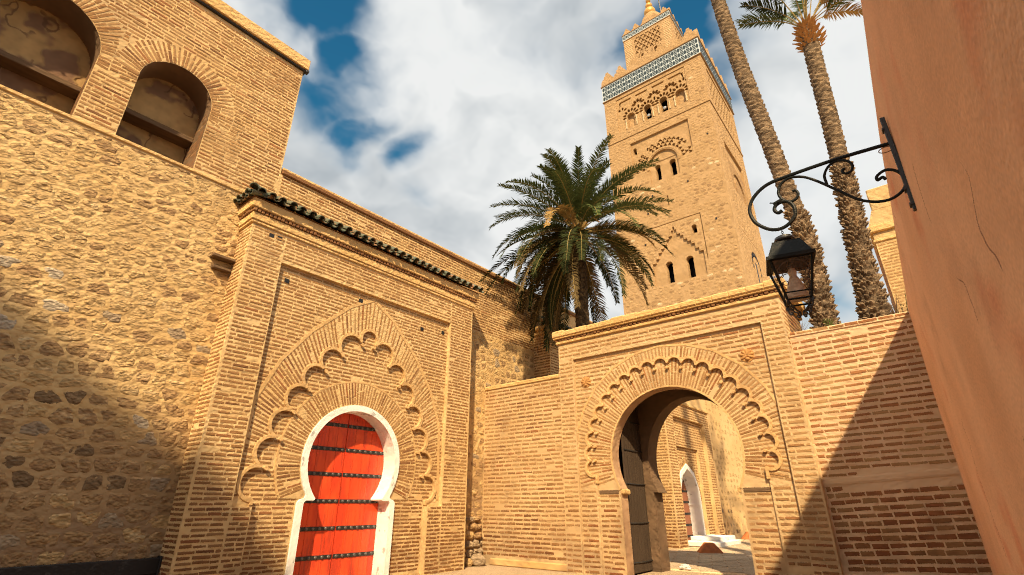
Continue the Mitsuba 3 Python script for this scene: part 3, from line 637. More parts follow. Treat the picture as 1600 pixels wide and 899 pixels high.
put('gateway__arch_edge', slab(OPEN.buffer(.03).difference(OPEN).intersection(sbox(-9, 1.58, 0, 9)), -.11, -.088), 'm_rim', FG)
K = dict(pitch=.095, t=.040, lmin=.2, lmax=.30, joint=.028, rng=r)
bm = [brick_mats(FG, rows(unary_union([sbox(-6.68, 0, -6.31, 4.9), sbox(-2.05, 0, -1.68, 4.9), sbox(-6.31, 4.51, -2.05, 4.9)]), **K), 0, .012),
      brick_mats(FG, rows(GP.difference(unary_union([GX, GL.buffer(.03), sbox(G - 1.74, 0, G + 1.74, 1.6)])), **K) + radial(GX.difference(GL.buffer(.025)), (G, 2.2), .037, .036, .25, .45, .02, r, a0=-.25, a1=PI + .25, reach=2.6), -.06, .012),
      brick_mats(FG, radial(GL.difference(OPEN.buffer(.035)).intersection(sbox(-9, 1.62, 0, 9)), (G, 2.15), .041, .036, .3, .5, .02, r, a0=-.25, a1=PI + .25, reach=2.1), -.10, .010),
      brick_mats(FG, rows(sbox(G - 1.70, 0, G + 1.70, 1.5).difference(OPEN.buffer(.03)), **K), -.10, .010),
      brick_mats(frame((-1.66, 0, 0), (0, 1, 0), (1, 0, 0)), rows(sbox(9.98, 3.9, 11.7, 4.9), **K), 0, .012),
      brick_mats(frame((-6.70, 0, 0), (0, -1, 0), (-1, 0, 0)), rows(sbox(-11.7, 4.0, -9.98, 4.9), **K), 0, .012)]
place('gateway', bm, ['m_brick_pale', 'm_brick_pale', 'm_brick', 'm_brick', 'm_brick_red'], r)
for (z0, z1, o) in ((4.93, 5.00, .05), (5.055, 5.085, .10)):
    put('gateway__cornice', rbox((-6.70 - o, YG - o, z0 + .001), (-1.66 + o, YG + 1.78 + o, z1), .012), 'm_trim')
top = []
for x in np.arange(-6.82, -1.5, .33):
    h = .16 + .05 * (meshkit.fbm(np.array([[x * 1.7, 0, 0]]), 3)[0] - .5) * 2
    top.append(rbox((x, YG - .12 - r.uniform(0, .01), 5.086), (min(x + .36, -1.535), YG + 1.9, 5.086 + h), .03))
put('gateway__cornice_top', top, 'm_trim', kind='stuff')
den = [rbox((x, YG - .055 - r.uniform(0, .02), 5.0), (x + .07, YG + .1, 5.056), .006) for x in np.arange(-6.75, -1.66, .092)]
put('gateway__dentil_course', den + [rbox((-6.72, YG - .02, 5.0), (-1.64, YG + 1.8, 5.055))], 'm_brick_dark', kind='stuff')
for a, b in ((-5.86, -5.40), (-2.92, -2.46)):
    put('gateway__impost', rbox((a, 1.505, -.2), (b, 1.585, -.085), .01), 'm_beam', FG)
for sg in (-1, 1):
    put('gateway__impost_stone', rbox((G + sg * 1.20 - .07, 1.50, -.41), (G + sg * 1.20 + .07, 1.60, -.115), .02), 'm_trim', FG)
for u in (-6.00, -2.42):
    petals = []
    for a in np.radians([-28, 10, 48, 90, 132, 170, 208]):
        m = ball((0, 0, 0), 1.0, 2); m.apply_scale([.075, .030, .035]); m.apply_transform(trimesh.transformations.rotation_matrix(a, (0, 0, 1)))
        m.apply_translation((u + .062 * math.cos(a), 3.92 + .062 * math.sin(a), -.052)); petals.append(m)
    b = ball((0, 0, 0), 1.0, 2); b.apply_scale([.045, .035, .045]); b.apply_translation((u, 3.85, -.05))
    put('gateway__shell_ornament', petals + [b, slab(circle((u, 3.92), .125, 24), -.062, -.045)], 'm_shell', FG, smooth=30)
FD = frame((-5.44, 0, 0), (0, 1, 0), (1, 0, 0))
for i in range(11):
    y0 = 10.42 + i * .099
    put('gateway__door_leaf__board', rbox((y0, .03, 0), (y0 + .093, 3.42, .045 + r.uniform(0, .006)), .006), 'm_wood', FD)
for z in (.22, .95, 1.72, 2.42, 3.05):
    put('gateway__door_leaf__rod', tube([(-5.385, 10.42, z), (-5.38, 10.95, z - .01), (-5.385, 11.5, z)], .014, 6), 'm_iron')

# ------------------------------------------------------------------ brick wall right of the gate
r = np.random.default_rng(17)
tag('boundary_wall', 'reddish brick wall with a mid height ledge between gateway and plastered house', 'wall')
put('boundary_wall__mortar_bed', rbox((-1.70, YB, 0), (.6, YB + .42, 4.12)), 'm_mortar_right')
put('boundary_wall__capping', [rbox((-1.67, YB - .02, 4.12), (.6, YB + .44, 4.22), .02)], 'm_mortar_right')
put('boundary_wall__ledge', trimesh.convex.convex_hull(np.array([(x, y, 1.70 + .066 * (x + 1.66) + z - .12) for x in (-1.66, .3) for y, z in ((YB - .008, 0), (YB - .016, .03), (YB - .014, .09), (YB - .008, .11), (YB + .1, 0), (YB + .1, .11))])), 'm_mortar_right')
lo = Polygon([(-1.65, -.1), (.25, -.1), (.25, 1.66), (-1.65, 1.55)]); hi = Polygon([(-1.65, 1.71), (.25, 1.84), (.25, 4.1), (-1.65, 4.1)])
bl = rows(lo, .104, .058, .17, .225, .022, r, tilt=.062, u0=-1.66, z0=.02, miss=0) + rows(hi, .0985, .042, .2, .27, .026, r, tilt=.03, u0=-1.66, z0=.02)
bl += rows(sbox(-1.65, 4.13, .3, 4.21), .09, .045, .18, .26, .03, r)
place('boundary_wall', [brick_mats(FB, [b for b in bl if b[1] < 4.11], 0, .010), brick_mats(FB, [b for b in bl if b[1] >= 4.11], .02, .008)], BRICKS_R, r)

# ------------------------------------------------------------------ plastered house on the right, reaching back along the alley, with an added unseen shadow block
prof = [(0, .10), (2.1, .12), (3.6, .135), (4.2, .155), (5.2, .18), (25, 2.0)]
pz, px = np.array(prof).T
def xface(y, z): return np.interp(z, pz, px) + .035 * (YB - y)
def roof_line(y): return np.interp(y, [-4, 3.0, 3.8, 5.6, 6.7, 8.4, 10.1, 10.5], [4.98, 4.96, 4.95, 4.87, 4.70, 4.48, 4.25, 4.2])
tag('plastered_house', 'long leaning house wall of cracked pink ochre plaster at the right edge, with an added unseen shadow block at its rear', 'building')
steps = [(10.5, -12.4, 4.99), (-12.4, -24, 30.0)]  # second step: added unseen block, shaped to cast the left wall's diagonal shadow
out = []
for y1, y0, H in steps:
    ys, zs = np.linspace(y0, y1, 2 + int((y1 - y0) / .33)), np.linspace(0, H, 2 + int(H / .3))
    Yg, Zg = np.meshgrid(ys, zs, indexing='ij'); top = Zg / H
    Zg = top * (np.interp(Yg, [-24, -15.3, -12.4], [28.0, 21.2, 18.9]) if H > 18 else roof_line(Yg))
    X = xface(Yg, Zg) + .02 * (meshkit.fbm(np.stack([Yg * .8, Zg * .8, Yg * 0], -1), 3) - .5)
    v = np.vstack([np.stack([X, Yg, Zg], -1).reshape(-1, 3), np.stack([X * 0 + (6.5 if H > 18 else 3.2), Yg, Zg], -1).reshape(-1, 3)]); a, b = len(ys), len(zs); f = []
    I = np.arange(a * b).reshape(a, b); o = a * b
    def quad(p, q, s, t): f.extend([[p, q, s], [p, s, t]])
    for i in range(a - 1):
        for j in range(b - 1):
            quad(I[i, j], I[i, j + 1], I[i + 1, j + 1], I[i + 1, j]); quad(o + I[i, j], o + I[i + 1, j], o + I[i + 1, j + 1], o + I[i, j + 1])
        quad(I[i, -1], o + I[i, -1], o + I[i + 1, -1], I[i + 1, -1])
    for j in range(b - 1):
        quad(I[0, j], o + I[0, j], o + I[0, j + 1], I[0, j + 1]); quad(I[-1, j], I[-1, j + 1], o + I[-1, j + 1], o + I[-1, j])
    out.append(trimesh.Trimesh(v, f, process=False))
put('plastered_house__wall', out, 'm_plaster', smooth=35)

# ------------------------------------------------------------------ bracket and street lantern
tag('lamp_bracket', 'black wrought iron scroll bracket fixed to the plastered wall', 'bracket')
YL = 4.6
A1 = [(.315, 4.073), (-.077, 4.1), (-.481, 4.1), (-.658, 4.082), (-.786, 3.996), (-.841, 3.879), (-.82, 3.747), (-.74, 3.645), (-.653, 3.6), (-.568, 3.612), (-.494, 3.675), (-.477, 3.759), (-.504, 3.829), (-.56, 3.86), (-.617, 3.843), (-.636, 3.797), (-.611, 3.76), (-.577, 3.773)]
A2 = [(.205, 3.760), (.19, 3.788), (.154, 3.775), (.160, 3.815), (.224, 3.843), (.283, 3.81), (.317, 3.745), (.318, 3.672), (.274, 3.608), (.19, 3.572), (.093, 3.589), (-.013, 3.658), (-.142, 3.814), (-.264, 3.96), (-.357, 4.043), (-.454, 4.074), (-.535, 4.041), (-.572, 3.961), (-.555, 3.885), (-.502, 3.836), (-.45, 3.841), (-.421, 3.882), (-.432, 3.927), (-.46, 3.93)]
A3 = [(-.192, 3.888), (-.191, 3.98), (-.146, 4.053), (-.082, 4.081), (-.012, 4.055), (.022, 3.999), (.008, 3.945), (-.03, 3.928), (-.055, 3.949), (-.050, 3.978), (-.03, 3.980)]
w3 = lambda l: spline([(x, YL, z) for x, z in l])
xw = float(xface(YL, 3.9))
put('lamp_bracket__arm', tube(np.vstack([[[xw, YL, 4.073]], w3(A1)]), .0165, 8), 'm_iron_green', smooth=40)
put('lamp_bracket__scroll', tube(w3(A2), .0125, 8), 'm_iron_green', smooth=40)
put('lamp_bracket__scroll', tube(w3(A3), .0115, 8), 'm_iron_green', smooth=40)
put('lamp_bracket__wall_plate', rbox((xw - .035, YL - .026, 3.42), (xw + .0, YL + .026, 4.33), .004), 'm_iron')
for zc in (3.46, 3.6, 4.2): put('lamp_bracket__clamp', rbox((xw - .047, YL - .036, zc), (xw + (.06 if zc < 3.5 else -.03), YL + .036, zc + .022), .003), 'm_iron')
put('lamp_bracket__ring', tube([(xw - .065 + .05 * math.cos(a), YL, 4.028 + .026 * math.sin(a)) for a in np.linspace(0, 2 * PI, 25)], .004, 6), 'm_clay')
put('lamp_bracket__collar', [tube([(-.635, YL, 3.855), (-.56, YL, 3.875)], .022, 8), tube([(-.585, YL - .03, 3.86), (-.585, YL + .03, 3.875)], .01, 6), tube([(-.66, YL, 3.885), (-.60, YL, 3.862)], .006, 6)], 'm_iron_green')

tag('street_lantern', 'black four sided street lantern with glass panes hanging from the scroll bracket', 'lantern')
LX, a = -.618, math.radians(14)
FL = trimesh.transformations.rotation_matrix(a, (0, 0, 1)); FL[:3, 3] = (LX, YL, 0)
def sq(h0, z0, h1, z1):
    return trimesh.convex.convex_hull(np.array([(sx * h, sy * h, z) for h, z in ((h0, z0), (h1, z1)) for sx in (-1, 1) for sy in (-1, 1)]))
put('street_lantern__chain', [tube([(0.01 * math.cos(t + o), .01 * math.sin(t + o), 0) for t in np.linspace(0, 2 * PI, 9)], .003, 5) for o in (0,)] +
    [tube([(s * .008 * math.sin(t) * (1 if k % 2 else 0), s * .008 * math.sin(t) * (0 if k % 2 else 1), 3.535 + k * .021 + .014 * math.cos(t)) for t in np.linspace(0, 2 * PI, 11)], .003, 5) for k in range(4) for s in (1,)], 'm_iron', FL)
put('street_lantern__chimney', [lathe([(0, 3.535), (.02, 3.53), (.075, 3.50), (.083, 3.475), (.078, 3.465), (.0, 3.468)], 20), lathe([(.05, 3.475), (.052, 3.42)], 16)], 'm_iron', FL, smooth=35)
put('street_lantern__neck', lathe([(.046, 3.47), (.058, 3.425)], 16), 'm_lampshade', FL, smooth=True)
def shell(h0, z0, h1, z1, t=.006):
    out = []
    for k in range(4):
        R = trimesh.transformations.rotation_matrix(k * PI / 2, (0, 0, 1))
        m = trimesh.convex.convex_hull(np.array([(s * h, h - e, z) for h, z in ((h0, z0), (h1, z1)) for s in (-1, 1) for e in (0, t)])); m.apply_transform(R); out.append(m)
    return out
put('street_lantern__roof', shell(.172, 3.262, .112, 3.415) + [rbox((-.113, -.113, 3.412), (.113, .113, 3.424), .003)], 'm_iron_green', FL)
put('street_lantern__eave', [m for m in shell(.186, 3.235, .186, 3.266, .022)] + shell(.172, 3.262, .150, 3.262, .03)[:0], 'm_iron_green', FL)
HT, HB, ZT, ZB = .160, .090, 3.24, 2.885
bars = []
for k in range(4):
    R = trimesh.transformations.rotation_matrix(k * PI / 2, (0, 0, 1))
    for m in (tube([(HT, HT, ZT), (HB, HB, ZB)], .0105, 4), tube([(-HB, HB, ZB), (HB, HB, ZB)], .0085, 4), tube([(-HB - .012, HB + .012, ZB + .06), (HB + .012, HB + .012, ZB + .06)], .0065, 4), tube([(-HT, HT, ZT), (HT, HT, ZT)], .011, 4)):
        m.apply_transform(R); bars.append(m)
put('street_lantern__frame', bars, 'm_iron_green', FL)
arcs = []
for k in range(4):
    R = trimesh.transformations.rotation_matrix(k * PI / 2, (0, 0, 1))
    c = [(.125 * math.cos(t), HT - .012 - (.04 * (1 - math.sin(max(0, t)))), 3.11 + .105 * math.sin(t)) for t in np.linspace(0, PI, 17)]
    for pts in (c, [(.10 + .025 * math.cos(t) * (1 - t / 9), HT - .045, 3.10 - .022 * math.sin(t)) for t in np.linspace(0, 5.5, 14)], [(-.10 - .025 * math.cos(t) * (1 - t / 9), HT - .045, 3.10 - .022 * math.sin(t)) for t in np.linspace(0, 5.5, 14)],
                [(-.075 + .02 * math.cos(t), HT - .06, 3.03 - .02 * math.sin(t)) for t in np.linspace(0, 6, 12)], [(.075 + .02 * math.cos(t), HT - .06, 3.03 - .02 * math.sin(t)) for t in np.linspace(0, 6, 12)]):
        m = tube(pts, .0038, 5); m.apply_transform(R); arcs.append(m)
    p = trimesh.convex.convex_hull(np.array([(s * (h - .009), h - .004 - e, z) for h, z in ((HT, ZT), (HB, ZB)) for s in (-1, 1) for e in (0, .0)])) if False else trimesh.Trimesh([(-(HT - .01), HT - .003, ZT), (HT - .01, HT - .003, ZT), (HB - .008, HB - .003, ZB), (-(HB - .008), HB - .003, ZB)], [[0, 1, 2], [0, 2, 3]])
    p.apply_transform(R); put('street_lantern__pane', p, 'm_glass', FL)
put('street_lantern__scrollwork', arcs, 'm_iron', FL)
sc = []
for k in range(4):
    R = trimesh.transformations.rotation_matrix(k * PI / 2 + PI / 4, (0, 0, 1))
    l = [(.125, 0, 2.885), (.138, 0, 2.865), (.128, 0, 2.845), (.112, 0, 2.855), (.115, 0, 2.872), (.125, 0, 2.86), (.118, 0, 2.82), (.095, 0, 2.795), (.085, 0, 2.81), (.097, 0, 2.822)]
    l2 = [(.125, 0, 2.875), (.09, 0, 2.84), (.05, 0, 2.80), (.02, 0, 2.79), (.015, 0, 2.765), (.035, 0, 2.752), (.048, 0, 2.768), (.035, 0, 2.78)]
    for q in (l, l2):
        m = tube(spline(q, 5), .0062, 6); m.apply_transform(R); sc.append(m)
put('street_lantern__bottom_scroll', sc, 'm_iron', FL, smooth=40)
put('street_lantern__bulb_cover', [lathe([(0, 3.20), (.02, 3.195), (.036, 3.165), (.030, 3.13), (.028, 3.12), (.052, 3.07), (.074, 2.99), (.088, 2.91), (.0, 2.90)], 14)], 'm_lampshade', FL, smooth=35)
put('street_lantern__socket', lathe([(.03, 3.262), (.03, 3.19), (0, 3.19)], 12), 'm_iron', FL)

# ------------------------------------------------------------------ black rail and plank stubs on the rubble wall
put('black_rail', [rbox((-3.5, .40, .01), (3.22, .60, .12), .006), rbox((3.10, .38, .0), (3.24, .62, .145), .006), rbox((-3.5, .36, .0), (3.15, .40, .10), .006), ball((3.17, .53, .15), .016, 2)], 'm_black', FA)
tag('black_rail', 'black painted steel rail along the foot of the rubble wall at lower left', 'rail')
for k, (u0, u1, z, d) in enumerate([(2.74, 3.12, 5.38, .17), (2.80, 3.11, 5.19, .10)]):
    put('wooden_stub' if not k else 'wooden_stub', rbox((u0, z - .03, -.02), (u1, z + .025, d), .01), 'm_beam', FA)
tag('wooden_stub', 'upper weathered plank stub sticking out of the rubble wall beside the portal', 'plank')
tag('wooden_stub_001', 'lower short plank stub under the other one on the rubble wall', 'plank')

# ------------------------------------------------------------------ minaret
r = np.random.default_rng(21)
dl = 0.0150358; e1, e2 = np.array([math.cos(dl), math.sin(dl), 0]), np.array([-math.sin(dl), math.cos(dl), 0])
L0 = np.array([-23.105, 47.478, 0.0]); FT = frame(L0, e1, -e2); FTS = frame(L0 + 12.8 * e1, e2, e1); FW = np.eye(4); FW[:3, 0], FW[:3, 1], FW[:3, 3] = e1, e2, L0
tag('minaret', 'tall square stone minaret with tile band, carved arches and small lantern tower', 'tower')
def keyhole(u, z0, z1, w):
    rr = w * .56; return unary_union([circle((u, z1 - rr), rr, 24), sbox(u - w / 2, z0, u + w / 2, z1 - rr)])
UP = sbox(1.65, 44.5, 10.75, 49.8)
w_up = [keyhole(5.62, 44.6, 46.9, .86), keyhole(7.68, 44.6, 46.9, .86)]
blind = [keyhole(3.42, 44.6, 46.85, .95), keyhole(9.75, 44.6, 46.85, 1.05)]
MID = sbox(2.92, 37.4, 10.12, 42.1)
bay = unary_union([circle((6.62, 37.75), 1.72, 48), sbox(4.9, 35.3, 8.34, 37.75)])
w_mid = [keyhole(5.85, 35.55, 37.7, .60), keyhole(7.62, 35.45, 37.7, .68)]
gab = [(9.42, 22.6), (9.42, 25.3), (9.0, 25.3), (9.0, 25.75), (8.65, 25.75), (8.65, 26.4), (8.3, 26.4), (8.3, 26.8), (7.95, 26.8), (7.95, 27.15), (7.6, 27.15), (7.6, 27.7), (7.3, 27.7), (7.3, 28.0), (6.95, 28.0), (6.95, 28.6), (6.75, 28.6), (6.75, 29.0)]
GAB = Polygon([(x, z) for x, z in gab] + [(13.3 - x, z) for x, z in gab[::-1]])
w_low = [keyhole(7.83, 22.7, 25.2, .70), keyhole(5.6, 22.7, 25.2, .70)]
w_small = [keyhole(3.35, 40.35, 41.35, .42), keyhole(8.85, 27.45, 28.5, .5), sbox(6.48, 31.8, 6.62, 33.1)]
groove = unary_union([LineString([(2.9, 29.62), (9.66, 29.62), (9.70, 24.2)]).buffer(.05), LineString([(6.9, 26.35), (8.3, 26.5)]).buffer(.045)])
A0 = sbox(0, 0, 12.8, 50.4)
wins = unary_union(w_up + w_mid + w_low + w_small)
band = circle((6.62, 37.55), 3.5, 64).intersection(MID).difference(circle((6.62, 37.6), 2.04, 48)); hs = []
for k, R in enumerate((2.38, 2.78, 3.18)):
    n = 15 + 2 * k
    for i in range(n):
        a = .02 + (PI - .04) * (i + .5 * (k % 2)) / (n - 1)
        if r.random() < .12: continue
        for da, dR, s in ((0, .09, .11), (-.042, -.06, .085), (.042, -.06, .085)):
            hs.append(circle((6.62 + (R + dR) * math.cos(a + da), 37.55 + (R + dR) * math.sin(a + da)), s * r.uniform(1.0, 1.4), 10))
put('minaret__shaft', [slab(A0.difference(unary_union([UP, MID, bay, GAB, groove, wins])), -.24, 0), slab(A0.difference(unary_union([wins, UP] + hs)), -.6, -.24), slab(A0.difference(wins), -.9, -.6)], 'm_tower', FT)
put('minaret__window_dark_panel', [rbox((.4, 20, -2.2), (12.0, 48, -1.9))], 'm_black', FT)  # black panel stands in for the unlit inside behind the windows
A1s = sbox(.9, 0, 12.8, 50.4); UPs = sbox(1.7, 44.5, 11.0, 49.6); MIDs = sbox(3.1, 33.2, 10.2, 39.6)
sideg = unary_union([LineString([(3.2, 22.0), (3.2, 27.76), (10.4, 27.76), (10.4, 22)]).buffer(.05), LineString([(3.4, 38.2), (9.9, 38.2)]).buffer(.07)])
arcS = unary_union([circle((6.6, 24.6), 1.9, 32).difference(circle((6.6, 24.6), 1.3, 32)).intersection(sbox(0, 24.0, 12, 30))])
put('minaret__side', [slab(A1s.difference(unary_union([UPs, MIDs, sideg, arcS])), -.24, 0), slab(A1s.difference(UPs), -.6, -.24), slab(A1s, -.9, -.6)], 'm_tower', FTS)
put('minaret__core', [rbox((0, 2.4, 0), (11.85, 12.8, 50.4)), rbox((0, .9, 0), (.4, 2.4, 50.4))], 'm_tower', FW)
# string course
put('minaret__string_course', [rbox((-.07, -.10, 43.16), (12.9, .0, 43.40), .03), rbox((12.8, .0, 43.16), (12.9, 12.8, 43.40), .03)], 'm_tower_stone', FW)
# carved relief of the top panel: fans of holes around four arches, crossing ribs above
holes = list(w_up) + [b for b in blind]
def fan(u, z, R, n, rr, a0=-.15, a1=PI + .15):
    return [shapely.affinity.rotate(shapely.affinity.scale(circle((u + R * math.cos(a), z + R * math.sin(a)), rr, 12), 1.5, .95), a, use_radians=True) for a in np.linspace(a0, a1, n)]
for u, R in ((3.42, .86), (5.62, .82), (7.68, .82), (9.75, .88)):
    holes += fan(u, 46.45, R, 8, .175)
for u in (4.52, 6.65, 8.72):
    holes += fan(u, 47.62, .62, 5, .20, .3, PI - .3) + [shapely.affinity.scale(circle((u, 47.3), .17, 12), .8, 1.8)]
for u in (2.3, 10.3):
    holes += fan(u, 47.5, .55, 3, .16, .5, 2.2)
for u in (2.9, 5.1, 7.3, 9.4):
    holes.append(Polygon([(u - .85, 49.25), (u + .85, 49.25), (u + .7, 48.98), (u - .7, 48.98)]))
holes += [Polygon([(10.15, 49.1), (10.45, 49.1), (10.45, 48.0)]), Polygon([(2.0, 49.1), (2.3, 49.1), (2.0, 48.0)])]
put('minaret__carved_panel', slab(UP.difference(unary_union(holes)), -.6, -.10), 'm_tower_stone', FT)
cols = []
for u in (2.75, 4.15, 5.0, 6.3, 6.98, 8.38, 9.05, 10.42):
    cols.append(lathe([(.11, 44.55), (.09, 44.7), (.08, 45.7), (.15, 45.95), (.13, 46.0)], 8, (u, 0, 0)))
cm = trimesh.util.concatenate(cols); cm.apply_transform(np.array([[1, 0, 0, 0], [0, 0, 1, 0], [0, -1, 0, -.02], [0, 0, 0, 1.0]]))
put('minaret__column', cm, 'm_tower_stone_pale', FT, kind='stuff')
for w in w_up:
    u = w.centroid.x
    m = lathe([(0, .12), (.18, .10), (.24, .0), (.20, -.05), (0, -.12)], 14); m.apply_transform(np.array([[1, 0, 0, u], [0, 1, 0, 45.35], [0, 0, 1, -.35], [0, 0, 0, 1.0]]))
    put('minaret__loudspeaker', m, 'm_metal', FT, smooth=30)
# middle arch: moulding, fan of holes
arch = circle((6.62, 37.6), 2.05, 48).difference(circle((6.62, 37.6), 1.72, 48)).intersection(sbox(0, 37.2, 13, 45))
put('minaret__arch_moulding', [slab(arch, -.24, .06), slab(circle((6.62, 37.6), 1.93, 48).difference(circle((6.62, 37.6), 1.84, 48)).intersection(sbox(0, 37.2, 13, 45)), .05, .10)], 'm_tower_stone', FT)
put('minaret__sebka_arch', slab(band.difference(unary_union(hs)), -.24, -.06), 'm_tower_stone', FT)
put('minaret__bay_back', slab(bay.difference(unary_union(w_mid)), -.24, -.19), 'm_tower', FT)
put('minaret__bay_string', rbox((5.0, 38.02, -.2), (8.25, 38.1, -.13)), 'm_tower_stone_b', FT)
# relief on the side
hs = []
for i in range(9):
    for k in range(6):
        hs.append(shapely.affinity.scale(circle((2.4 + i * 1.0 + .5 * (k % 2), 45.1 + k * .75), .27, 10), .8, 1.1))
hs = [shapely.affinity.scale(q, 1.15, 1.15) for q in hs]
put('minaret__carved_panel', slab(UPs.buffer(-.005).difference(unary_union(hs)), -.6, -.10), 'm_tower_stone', FTS)
put('minaret__side_relief', [slab(sbox(3.5, 33.3, 9.8, 37.6).difference(unary_union([circle((6.65, 34.4), q, 32) for q in (2.2,)])), -.24, -.08), slab(circle((6.65, 34.2), 1.5, 32).intersection(sbox(0, 33.3, 12, 40)), -.24, -.1)], 'm_tower_stone_b', FTS)
put('minaret__side_window', [slab(keyhole(6.3, 22.4, 25.2, .5), -.24, .004), slab(unary_union(fan(6.6, 24.6, 1.6, 9, .16)), -.24, .004)], 'm_black', FTS)
# rubble facing
FRONT = A0.intersection(sbox(.15, 19, 12.65, 50.2)).difference(unary_union([UP.buffer(.15), MID.buffer(.12), bay.buffer(.12), GAB.buffer(.1), groove.buffer(.08), wins.buffer(.15), sbox(0, 43.0, 13, 43.5)]))
def tone_tower(b, rng):
    q = rng.random(); near = abs(b[1] - 43.9) < .8 or abs(b[1] - 35.2) < .7
    return 'm_tower_stone_pale' if q < (.45 if near else .06) else 'm_tower_stone' if q < .55 else 'm_tower_stone_b'
stones('minaret', FT, FRONT,   .26, .46, .34, .90, .075, .034, tone_tower, r, w0=-.006, seg=12, ringn=3, miss=.10, rough=1.4)
stones('minaret', FTS, sbox(1.0, 19, 12.6, 50.2).difference(unary_union([UPs.buffer(.15), MIDs.buffer(.12), sideg.buffer(.1), arcS.buffer(.1), keyhole(6.3, 22.4, 25.2, .8), sbox(0, 43.0, 13, 43.5)])),   .26, .46, .34, .90, .075, .034, tone_tower, r, w0=-.006, cap=0, seg=10, ringn=2, miss=.15)
for _ in range(16):
    u, z = r.uniform(.6, 12.2), r.uniform(22, 42.5)
    if FRONT.buffer(-.3).contains(Point(u, z)): put('minaret__putlog_hole', rbox((u - .09, z - .10, .0), (u + .09, z + .10, .062)), 'm_black', FT)
# tile band, parapet, merlons
def tile_pieces(u0, u1, z0, z1, cols, fr):
    du = (u1 - u0) / cols; out = []; nrow = 3; dz = (z1 - z0) / nrow
    for i in range(cols):
        uc = u0 + (i + .5) * du
        for j in range(nrow + 1):
            if i % 2 == 0 and j < nrow:
                out.append(shapely.affinity.scale(circle((uc, z0 + (j + .5) * dz), .5, 12), du * .86, dz * .86))
            else:
                pass
        if i % 2:
            for j in range(nrow):
                for q in (.18, .5, .82):
                    out.append(sbox(uc - du * .52, z0 + (j + q) * dz - dz * .115, uc + du * .52, z0 + (j + q) * dz + dz * .115))
    return slab(unary_union(out).intersection(sbox(u0, z0, u1, z1)), 0, .012)
put('minaret__tile_band', rbox((-.10, -.10, 50.4), (12.9, 12.9, 52.95)), 'm_tilewhite', FW)
FTb = FT.copy(); FTb[:3, 3] = L0 + .10 * -e2; FTSb = FTS.copy(); FTSb[:3, 3] = L0 + 12.9 * e1
put('minaret__band_tile', [tile_pieces(-.05, 12.85, 50.5, 52.85, 35, None)], 'm_tiledark', FTb, kind='stuff')
put('minaret__band_tile', [tile_pieces(-.05, 12.85, 50.5, 52.85, 35, None)], 'm_tiledark', FTSb, kind='stuff')
put('minaret__band_cornice', [rbox((-.16, -.16, 50.30), (12.96, 12.96, 50.42), .03), rbox((-.22, -.22, 52.95), (13.02, 13.02, 53.12), .03)], 'm_tower_stone_b', FW)
put('minaret__parapet', [rbox((-.1, -.1, 53.12), (12.9, .35, 53.8)), rbox((-.1, 12.45, 53.12), (12.9, 12.9, 53.8)), rbox((-.1, .35, 53.12), (.35, 12.45, 53.8)), rbox((12.45, .35, 53.12), (12.9, 12.45, 53.8)), rbox((.35, .35, 52.9), (12.45, 12.45, 53.2))], 'm_tower', FW)
def merlon(u, w, z, h, t):
    q = Polygon([(u - w / 2, z), (u + w / 2, z), (u + w * .40, z + h * .3), (u + w * .27, z + h * .3), (u + w * .25, z + h * .65), (u + w * .15, z + h * .65), (u + w * .10, z + h), (u - w * .10, z + h), (u - w * .15, z + h * .65), (u - w * .25, z + h * .65), (u - w * .27, z + h * .3), (u - w * .40, z + h * .3)])
    return slab(q, -t, 0)
def merlons(holder, fr, u0, u1, n, z, h, t):
    w = (u1 - u0) / n
    for i in range(n): put(holder + '__merlon', merlon(u0 + (i + .5) * w, w * .96, z, h, t), 'm_tower', fr)
def face_frames(u0, u1, v0, v1):
    o = lambda u, v: L0 + e1 * u + e2 * v
    return [frame(o(u0, v0), e1, -e2), frame(o(u1, v0), e2, e1), frame(o(u1, v1), -e1, e2), frame(o(u0, v1), -e2, -e1)]
for fr in face_frames(-.1, 12.9, -.1, 12.9): merlons('minaret', fr, 0, 13.0, 7, 53.8, 1.35, .45)
# lantern tower
a0, a1, b0, b1 = 2.5, 9.4, 2.95, 9.85
ff = face_frames(a0, a1, b0, b1); W = a1 - a0
put('minaret__lantern_tower', rbox((a0, b0 + .55, 53.2), (a1 - .55, b1, 62.6)), 'm_tower', FW)
SB = sbox(1.55, 58.9, 5.35, 62.0); lw = [keyhole(2.62, 57.1, 58.6, .62), keyhole(4.5, 57.1, 58.6, .62)]
dia = []
for j in range(6):
    for i in range(6):
        u, z = 1.75 + i * .72 + .36 * (j % 2), 59.2 + j * .55
        dia.append(unary_union([circle((u, z + .17), .15, 8), circle((u - .14, z - .08), .135, 8), circle((u + .14, z - .08), .135, 8)]))
arches = unary_union([circle((q.centroid.x, 58.2), .95, 24) for q in lw])
dd = unary_union(dia).intersection(SB).difference(arches)
fans = unary_union([h for q in lw for h in fan(q.centroid.x, 58.28, .62, 7, .085)])
LF = sbox(0, 53.2, W, 62.6)
